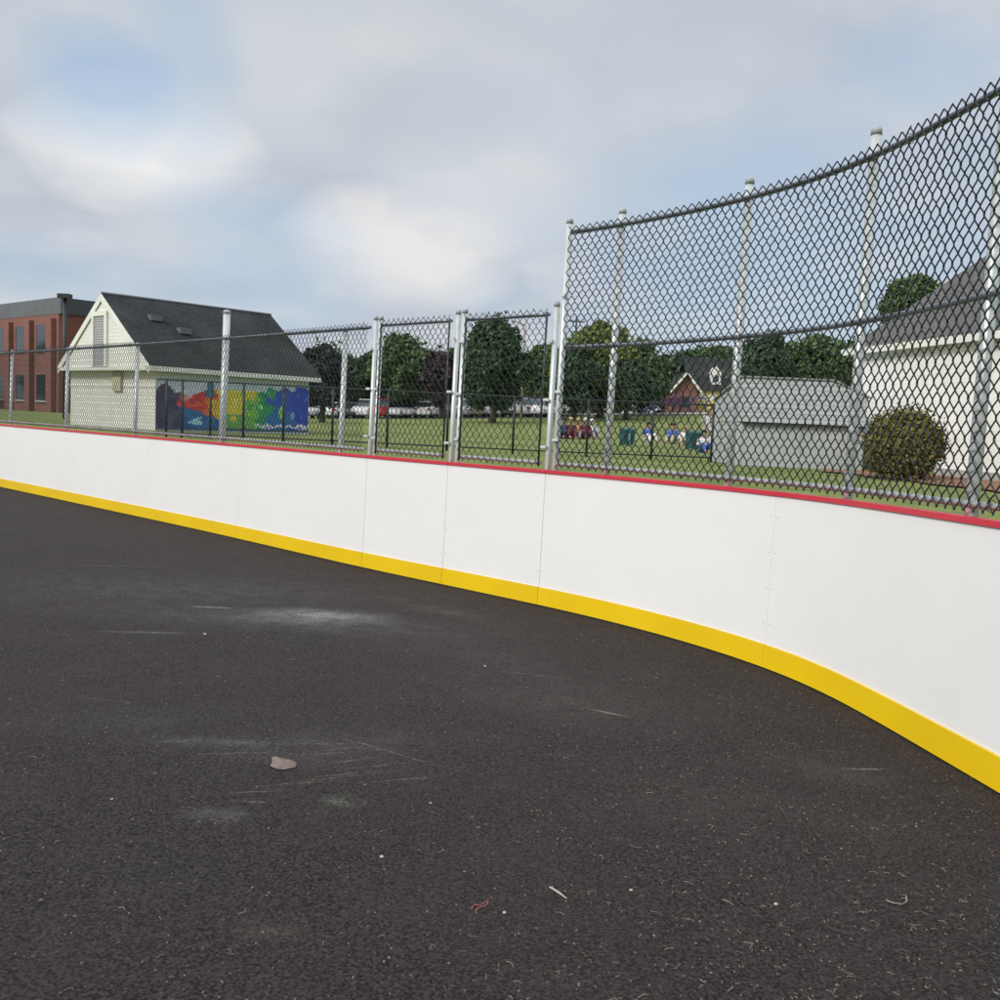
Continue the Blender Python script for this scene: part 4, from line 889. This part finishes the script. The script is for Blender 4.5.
# ------------------------------------------------------------------ people
def skin_mesh(name, verts, edges, radii, mat, parent, sub=1):
    me = bpy.data.meshes.new(name); me.from_pydata(verts, edges, []); o = bpy.data.objects.new(name, me); col.objects.link(o); o.parent = parent
    md = o.modifiers.new('skin', 'SKIN'); lay = me.skin_vertices[0] if me.skin_vertices else None
    if lay is None:
        bm_ = bmesh.new(); bm_.from_mesh(me); bm_.verts.layers.skin.verify(); bm_.to_mesh(me); bm_.free(); lay = me.skin_vertices[0]
    for i, r in enumerate(radii): lay.data[i].radius = (r, r) if not hasattr(r, '__len__') else r; lay.data[i].use_root = (i == 0)
    sb_ = o.modifiers.new('sub', 'SUBSURF'); sb_.levels = sub; sb_.render_levels = sub
    me.materials.append(mat); return o
def person(u, v, pose, shirt, pants, hair, label, rz=0., group='people sitting on the grass', hat=None, scale=1., Yfix=None):
    p = on_ground(u, v); e = empty('person', p, rz, label, 'person', group); e.scale = (scale,) * 3
    if pose == 'sit':   # on the ground, legs forward (-y is towards the viewer)
        hip = (0, 0, .12); V = [hip, (0, .02, .32), (0, .04, .52), (0, .03, .58), (0, 0, .68)]
        legs = [[(.09, -.02, .12), (.12, -.38, .38), (.11, -.62, .08), (.11, -.74, .06)], [(-.09, -.02, .12), (-.13, -.36, .36), (-.10, -.58, .08), (-.10, -.70, .06)]]
        arms = [[(.17, .04, .50), (.24, -.06, .30), (.17, -.30, .36)], [(-.17, .04, .50), (-.25, -.04, .28), (-.16, -.28, .34)]]
    else:
        hip = (0, 0, .90); V = [hip, (0, .01, 1.12), (0, .01, 1.36), (0, 0, 1.45), (0, -.01, 1.57)]
        legs = [[(.09, 0, .88), (.11, -.03, .48), (.11, .03, .08), (.12, -.12, .03)], [(-.09, 0, .88), (-.12, .05, .48), (-.13, .12, .08), (-.14, -.02, .03)]]
        arms = [[(.18, .01, 1.36), (.25, .02, 1.10), (.22, -.12, .88)], [(-.18, .01, 1.36), (-.26, .03, 1.10), (-.20, -.16, .96)]]
    vs = list(V); rs = [.10, .11, .12, .06, .095]; es = [(0,1),(1,2),(2,3),(3,4)]
    vs.append((V[4][0], V[4][1] - .01, V[4][2] + .10)); rs.append(.07); es.append((4, 5))
    for lg in legs:
        pr = 0
        for q_, r_ in zip(lg, (.075, .055, .04, .03)): vs.append(q_); rs.append(r_); es.append((pr, len(vs) - 1)); pr = len(vs) - 1
    for ar in arms:
        pr = 2
        for q_, r_ in zip(ar, (.048, .038, .028)): vs.append(q_); rs.append(r_); es.append((pr, len(vs) - 1)); pr = len(vs) - 1
    skin_mesh('body', vs, es, rs, MT['skin'], e)
    sv_ = [V[0], V[1], V[2], tuple(np.array(V[2]) + [0, 0, .065])]; sr = [.14, .15, .165, .12]; se = [(0,1),(1,2),(2,3)]
    for ar in arms:
        pr = 2
        for q_, r_ in zip(ar[:2], (.065, .055)): sv_.append(q_); sr.append(r_); se.append((pr, len(sv_)-1)); pr = len(sv_)-1
    skin_mesh('shirt', sv_, se, sr, shirt, e)
    pv = [tuple(np.array(V[0]) + [0, 0, .03])]; pr_ = [.135]; pe = []
    for lg in legs:
        pr = 0
        for q_, r_ in zip(lg[:3], (.095, .073, .055)): pv.append(q_); pr_.append(r_); pe.append((pr, len(pv)-1)); pr = len(pv)-1
    skin_mesh('trousers', pv, pe, pr_, pants, e)
    hd = np.array(V[4]) + [0, .012, .06]; b = MB(); b.ball((0,0,0), (.108, .118, .112), 12, 8)
    b.v = [tuple(np.array(q_) + hd + [0, 0, .012 if q_[2] > -.02 else .05]) for q_ in b.v]; b.v = [(x, max(y, hd[1] - .062) if z < hd[2] + .03 else y, z) for x, y, z in b.v]; b.build('hair' if hat is None else 'cap', hair if hat is None else hat, e)
    for x in (-.032, .032): b = MB(); b.ball((x, V[4][1] - .085, V[4][2] + .05), .010, 6, 4); b.build('eye', MT['tyre'], e)
    b = MB(); b.ball((0, V[4][1] - .097, V[4][2] + .02), (.012, .018, .02), 6, 4); b.build('nose', MT['skin'], e)
    return e
def cl(n, c): 
    MT[n] = simple(n, c, rough=.9); return MT[n]
navy, maroon, brown, tan, whitec, bluec, grey, blond, dkhair, jean, beige = cl('navy_cloth', (.02, .04, .14)), cl('maroon_cloth', (.16, .02, .04)), cl('brown_cloth', (.10, .035, .03)), cl('tan_cloth', (.42, .22, .09)), cl('white_cloth', (.72, .72, .72)), cl('blue_cloth', (.05, .13, .42)), cl('grey_cloth', (.35, .36, .38)), cl('blond_hair', (.55, .40, .16)), cl('dark_hair', (.03, .02, .015)), cl('denim', (.06, .09, .16)), cl('beige_cloth', (.5, .45, .34))
person(563, 438.5, 'sit', navy, navy, dkhair, 'person in navy sitting at the left end of the group of five', -.2, scale=1.22)
person(570, 439, 'sit', brown, maroon, blond, 'blond person in dark brown, second from the left in the seated group of five', .1, scale=1.25)
person(577.5, 438.5, 'sit', tan, grey, blond, 'blond person in orange tan in the middle of the seated group of five', -.1, scale=1.22)
person(585, 439, 'sit', maroon, maroon, dkhair, 'person in maroon wearing a white cap, fourth in the seated group', .15, hat=whitec, scale=1.25)
person(591.5, 438.5, 'sit', whitec, grey, dkhair, 'person in white with a white cap at the right end of the seated group', .3, hat=whitec, scale=1.2)
person(648, 443, 'sit', bluec, whitec, dkhair, 'person in a blue top and white trousers sitting between the two bins, the left one', .2, scale=1.2)
person(672, 444, 'sit', bluec, beige, dkhair, 'person in blue with pale trousers sitting nearer the right bin', -.4, scale=1.2)
person(684, 446, 'sit', whitec, beige, blond, 'fair haired person in white sitting just left of the plain teal bin', -.2, scale=1.1)
person(707, 452, 'stand', whitec, whitec, blond, 'person all in white standing right of the plain teal bin', .3, group='people standing by the shed', scale=.98)
person(703, 453, 'sit', whitec, bluec, dkhair, 'person in white with blue trousers sitting at the feet of the standing person in white', .1, scale=1.0)

# ------------------------------------------------------------------ grey shed
YS = 25.0; s0 = on_ground(790, 467.5); YS = s0[1]
ds = hdir(790, 430); 
def shx(u, v=440, Y=None): return at(u, v, Y or YS)[0] - s0[0]
def shz(u, v, Y=None): return at(u, v, Y or YS)[2] - s0[2]
shed = empty('grey_shed', s0, 0, 'low pale grey shed with clipped roof corners, left of the white building', 'shed')
sxl, sxr = shx(739.5), shx(864); zt1 = shz(785, 378.8); zl = shz(790, 423.5); zkr = shz(857, 398); xr1_ = shx(836, 380)
dp = solve(lambda q_: -proj(s0 + [sxl, q_, 1.])[0], -713.5, 0.2, 8); YBk = YS + dp; zkb = at(716, 401, YBk)[2] - s0[2]
zlow = zl - .03
pale = simple('pale_grey_wall', (.46, .475, .475), (.40, .415, .415), 1.2, .7)
b = MB(); b.box(((sxl + sxr)/2, dp/2, (zlow - .2)/2), (sxr - sxl, dp, zlow + .2)); b.build('wall', pale, shed)
MT['shed_sid'] = siding('pale_grey_siding', (.46, .475, .475), .125, .016, .62, .01)
fr = [(sxl, -.05, zl), (sxr, -.05, zl), (sxr, -.05, zkr), (xr1_, .12, zt1), (sxl, .12, zt1)]
bk = [(sxl, dp, zl), (sxr, dp, zl), (sxr, dp, zkr - .25), (xr1_, dp, zkb), (sxl, dp, zkb)]
b = MB(); b.add(fr + bk, [(0,1,2,3,4),(9,8,7,6,5)] + [(i, i + 5, (i+1) % 5 + 5, (i+1) % 5) for i in range(5)]); b.build('upper_siding', MT['shed_sid'], shed)
b = MB(); b.box(((sxl + sxr)/2 + .02, -.04, zl - .035), (sxr - sxl - .08, .10, .05)); b.build('dark_strip', MT['black_steel'], shed)  # thin dark strip across the front, just under the siding
b = MB(); up = lambda p_, d_: (p_[0], p_[1], p_[2] + d_)
def slabq(A_): b.hexa([up(a_, .004) for a_ in A_], [up(a_, .045) for a_ in A_])
slabq([(sxl - .06, .08, zt1), (xr1_, .08, zt1), (xr1_, dp + .06, zkb), (sxl - .06, dp + .06, zkb)]); slabq([(xr1_ + .003, .06, zt1), (sxr + .05, -.1, zkr), (sxr + .05, dp + .06, zkr - .25), (xr1_ + .003, dp + .06, zkb)])
b.build('roof', MT['pale_shingle'], shed)
for u in (741.5, 800): b = MB(); b.box((shx(u), -.008, zlow/2 - .02), (.03, .016, zlow - .10)); b.build('door_stile', pale, shed)

# ------------------------------------------------------------------ white building on the right
w0 = on_ground(851, 467); Yw0 = w0[1]
heW = solve(lambda t_: -proj(w0 + [0, 0, t_])[1], -351, 0, 10)
# direction so that the wall top meets (951,336)
def topv(th):
    d = np.array([math.cos(th), math.sin(th), 0]); 
    t_ = solve(lambda q: proj(w0 + d * q + [0, 0, heW])[0], 951, 0, 12); return proj(w0 + d * t_ + [0, 0, heW])[1]
th = min(np.linspace(-1.4, .6, 200), key=lambda a_: abs(topv(a_) - 337))
wb = empty('white_building', w0, th, 'white walled building with a grey shingle roof behind the round bush at the right edge', 'building')
LW, DW = 14., 9.
b = MB(); b.box((LW/2, DW/2, (heW - .4)/2 ), (LW, DW, heW + .4)); b.build('wall', MT['white_wall'], wb)
ovw = .22; hrW = heW + 4.6
b = MB(); zz = heW + .02; R0 = [(-.5, -ovw, zz), (LW + ovw, -ovw, zz), (LW + ovw, DW + ovw, zz), (-.5, DW + ovw, zz)]
b.add(R0 + [(DW/2 - .6, DW/2, hrW), (LW - DW/2 + .6, DW/2, hrW)], [(0,1,5,4),(1,2,5),(2,3,4,5),(3,0,4),(3,2,1,0)]); rf = b.build('roof', MT['grey_shingle'], wb)
b = MB(); b.box((LW/2 - .15, -ovw - .015, zz - .05), (LW + ovw + .55, .03, .17)); b.box((-.515, DW/2, zz - .05), (.03, DW + 2*ovw, .17)); b.box((LW/2, -ovw/2, zz - .03), (LW + ovw*2 - .05, ovw - .04, .03)); b.box((-.26, DW/2, zz - .031), (.46, DW, .028)); b.build('fascia', MT['trim'], wb)
b = MB(); b.box((-.03, -.03, heW/2 - .1), (.12, .12, heW - .25)); b.build('corner_board', MT['trim'], wb)
b = MB(); b.box((LW/2, -.02, .03), (LW, .05, .35)); b.build('plinth', MT['concrete'], wb)
# mulch bed
dW = np.array([math.cos(th), math.sin(th), 0]); nW = np.array([math.sin(th), -math.cos(th), 0])
b = MB(); n_ = 30; o0 = 0
for i in range(n_ + 1):
    for j in range(6):
        q_ = w0 + dW * (3.3 + 9 * i / n_) + nW * (.02 + j * .56 * (1 + .05 * math.sin(i * .9))); b.v.append((q_[0], q_[1], T(q_[0], q_[1]) + .03 + (.03 * math.sin(j * .6))))
for i in range(n_):
    for j in range(5): q_ = i * 6 + j; b.f.append((q_, q_ + 1, q_ + 7, q_ + 6)); b.sm.append(True)
tag(b.build('mulch_bed', MT['mulch']), 'brown mulch bed along the white building', None, None, 'structure')
# bush
pb = on_ground(901, 480); Wb = 37.5 * pb[1] / F; Hb_ = (480 - 409) * pb[1] / F * 1.0
e = empty('round_bush', pb, 0, 'clipped round olive and bronze bush in mulch before the white building', 'bush')
lob = [(np.array([0, 0, Hb_ * .5]), np.array([Wb * .97, Wb * .97, Hb_ * .50]))]
for i in range(44):
    a_ = rng.uniform(0, 6.28); c_ = rng.uniform(-.8, .95); rr = math.sqrt(1 - c_ * c_); lob.append((np.array([math.cos(a_) * rr * Wb * .82, math.sin(a_) * rr * Wb * .82, Hb_ * .5 + c_ * Hb_ * .42]), Wb * rng.uniform(.12, .22)))
leaf_cloud(lob + [(np.array([0, 0, Hb_ * .48]), np.array([Wb * .75, Wb * .75, Hb_ * .40]))], 21000, .044, 77).build('foliage', MT['leaf_bush'], e)
b = MB()
for i in range(9):
    a_ = i * .7; b.tube([(.05 * math.cos(a_), .05 * math.sin(a_), -.05), (.3 * Wb * math.cos(a_), .3 * Wb * math.sin(a_), Hb_ * .4), (.6 * Wb * math.cos(a_), .6 * Wb * math.sin(a_), Hb_ * .7)], [.03, .02, .008], 5)
b.build('stems', MT['bark'], e)

# ------------------------------------------------------------------ sky and sun
SUN_EL, SUN_AZ = math.radians(38), math.atan2(-.62, -.79)     # behind the viewer, to the left
w = bpy.data.worlds.new('World'); sc.world = w; w.use_nodes = True; nt = w.node_tree
bg = nt.nodes['Background']; bg.inputs['Strength'].default_value = 1.
sky = N(nt, 'ShaderNodeTexSky', sky_type='NISHITA', sun_disc=False); sky.sun_elevation = SUN_EL; sky.sun_rotation = math.pi/2 - SUN_AZ
v = coords(nt, 'Generated'); sp = N(nt, 'ShaderNodeSeparateXYZ'); nt.links.new(v, sp.inputs[0])
zc = math_(nt, 'MAXIMUM', sp.outputs[2], 0.)
den = math_(nt, 'ADD', zc, .30)
cmb = N(nt, 'ShaderNodeCombineXYZ'); nt.links.new(math_(nt, 'DIVIDE', sp.outputs[0], den), cmb.inputs[0]); nt.links.new(math_(nt, 'DIVIDE', sp.outputs[1], den), cmb.inputs[1])
n1 = noise(nt, cmb.outputs[0], 1.35, 6, .52); n2 = noise(nt, cmb.outputs[0], 3.6, 5, .5)
blue = mixc(nt, 1., sky.outputs[0], (.115, .115, .115, 1), 'MULTIPLY')
blue = mixc(nt, .62, blue, (*lin(164, 192, 222)[:3], 1))
cloud = mixc(nt, ramp(nt, n2, [(.30, 0.), (.72, 1.)]), lin(170, 178, 189), lin(196, 200, 206))
def blob(u, vv, ru, rv, soft=1.):
    global cover_extra
    d = ray(u, vv); d /= np.linalg.norm(d)
    # angular-distance mask in a small ellipse, ragged by noise
    rx = RW[0]; ry = -RW[1]
    def dotn(vec):
        n_ = N(nt, 'ShaderNodeVectorMath', operation='DOT_PRODUCT'); nt.links.new(v, n_.inputs[0]); n_.inputs[1].default_value = tuple(vec); return n_.outputs['Value']
    east = np.cross(d, [0, 0, 1]); east /= np.linalg.norm(east); up_ = np.cross(east, d)
    a_ = math_(nt, 'DIVIDE', dotn(east), ru / F); b_ = math_(nt, 'DIVIDE', dotn(up_), rv / F)
    r2 = math_(nt, 'ADD', math_(nt, 'MULTIPLY', a_, a_), math_(nt, 'MULTIPLY', b_, b_)); front = math_(nt, 'GREATER_THAN', dotn(d), .2)
    r2 = math_(nt, 'ADD', r2, math_(nt, 'MULTIPLY', math_(nt, 'SUBTRACT', n2, .5), 2.2))
    return math_(nt, 'MULTIPLY', front, math_(nt, 'MAXIMUM', math_(nt, 'SUBTRACT', 1., r2), 0.))
cloud2 = cloud
for (u, vv, ru, rv, k_, c_) in ((140, 145, 80, 45, .95, (232, 231, 229)), (405, 245, 85, 45, .9, (226, 222, 218)), (500, 165, 90, 70, .75, (220, 219, 218)), (300, 70, 200, 60, .55, (208, 209, 209)), (190, 235, 60, 30, .5, (200, 204, 210)), (430, 115, 90, 40, .5, (164, 174, 184)), (620, 130, 160, 90, .7, (184, 191, 200))):
    m_ = math_(nt, 'MULTIPLY', math_(nt, 'MINIMUM', blob(u, vv, ru * 1.4, rv * 1.4), 1.), k_); cloud2 = mixc(nt, m_, cloud2, lin(*c_))
# gaps of blue
cov = ramp(nt, n1, [(.36, 0.), (.52, 1.)])
holes = None
for (u, vv, ru, rv, k_) in ((110, 90, 60, 45, .7), (270, 275, 75, 55, .4), (70, 285, 90, 40, .35), (800, 270, 200, 110, .45), (230, 210, 60, 25, .4), (930, 75, 60, 40, .4), (180, 65, 40, 70, .4)):
    m_ = math_(nt, 'MULTIPLY', math_(nt, 'MINIMUM', blob(u, vv, ru * 1.5, rv * 1.5), 1.), k_); holes = m_ if holes is None else math_(nt, 'MAXIMUM', holes, m_)
cov = math_(nt, 'MULTIPLY', math_(nt, 'MAXIMUM', cov, .92), math_(nt, 'SUBTRACT', 1., holes))
skc = mixc(nt, cov, blue, cloud2)
# overcast sky is brighter overhead
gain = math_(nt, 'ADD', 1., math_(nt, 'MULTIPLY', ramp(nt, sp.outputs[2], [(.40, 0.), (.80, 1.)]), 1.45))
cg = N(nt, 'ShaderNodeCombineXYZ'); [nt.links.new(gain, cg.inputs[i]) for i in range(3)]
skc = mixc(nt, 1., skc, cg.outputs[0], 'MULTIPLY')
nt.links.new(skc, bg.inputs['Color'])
sl_ = bpy.data.lights.new('sun', 'SUN'); sl_.energy = 2.0; sl_.angle = math.radians(12); sl_.color = (1, .95, .87)
so = bpy.data.objects.new('sun', sl_); col.objects.link(so)
sd_ = Vector((math.cos(SUN_EL) * math.cos(SUN_AZ), math.cos(SUN_EL) * math.sin(SUN_AZ), math.sin(SUN_EL))); so.rotation_euler = sd_.to_track_quat('Z', 'Y').to_euler()
sc.view_settings.view_transform = 'Standard'; sc.view_settings.look = 'None'; sc.view_settings.exposure = .22; sc.view_settings.gamma = 1
sc.cycles.use_denoising = True; sc.cycles.max_bounces = 5; sc.cycles.diffuse_bounces = 3; sc.cycles.glossy_bounces = 2; sc.cycles.use_adaptive_sampling = True; sc.cycles.adaptive_threshold = .015; sc.cycles.caustics_reflective = False; sc.cycles.caustics_refractive = False
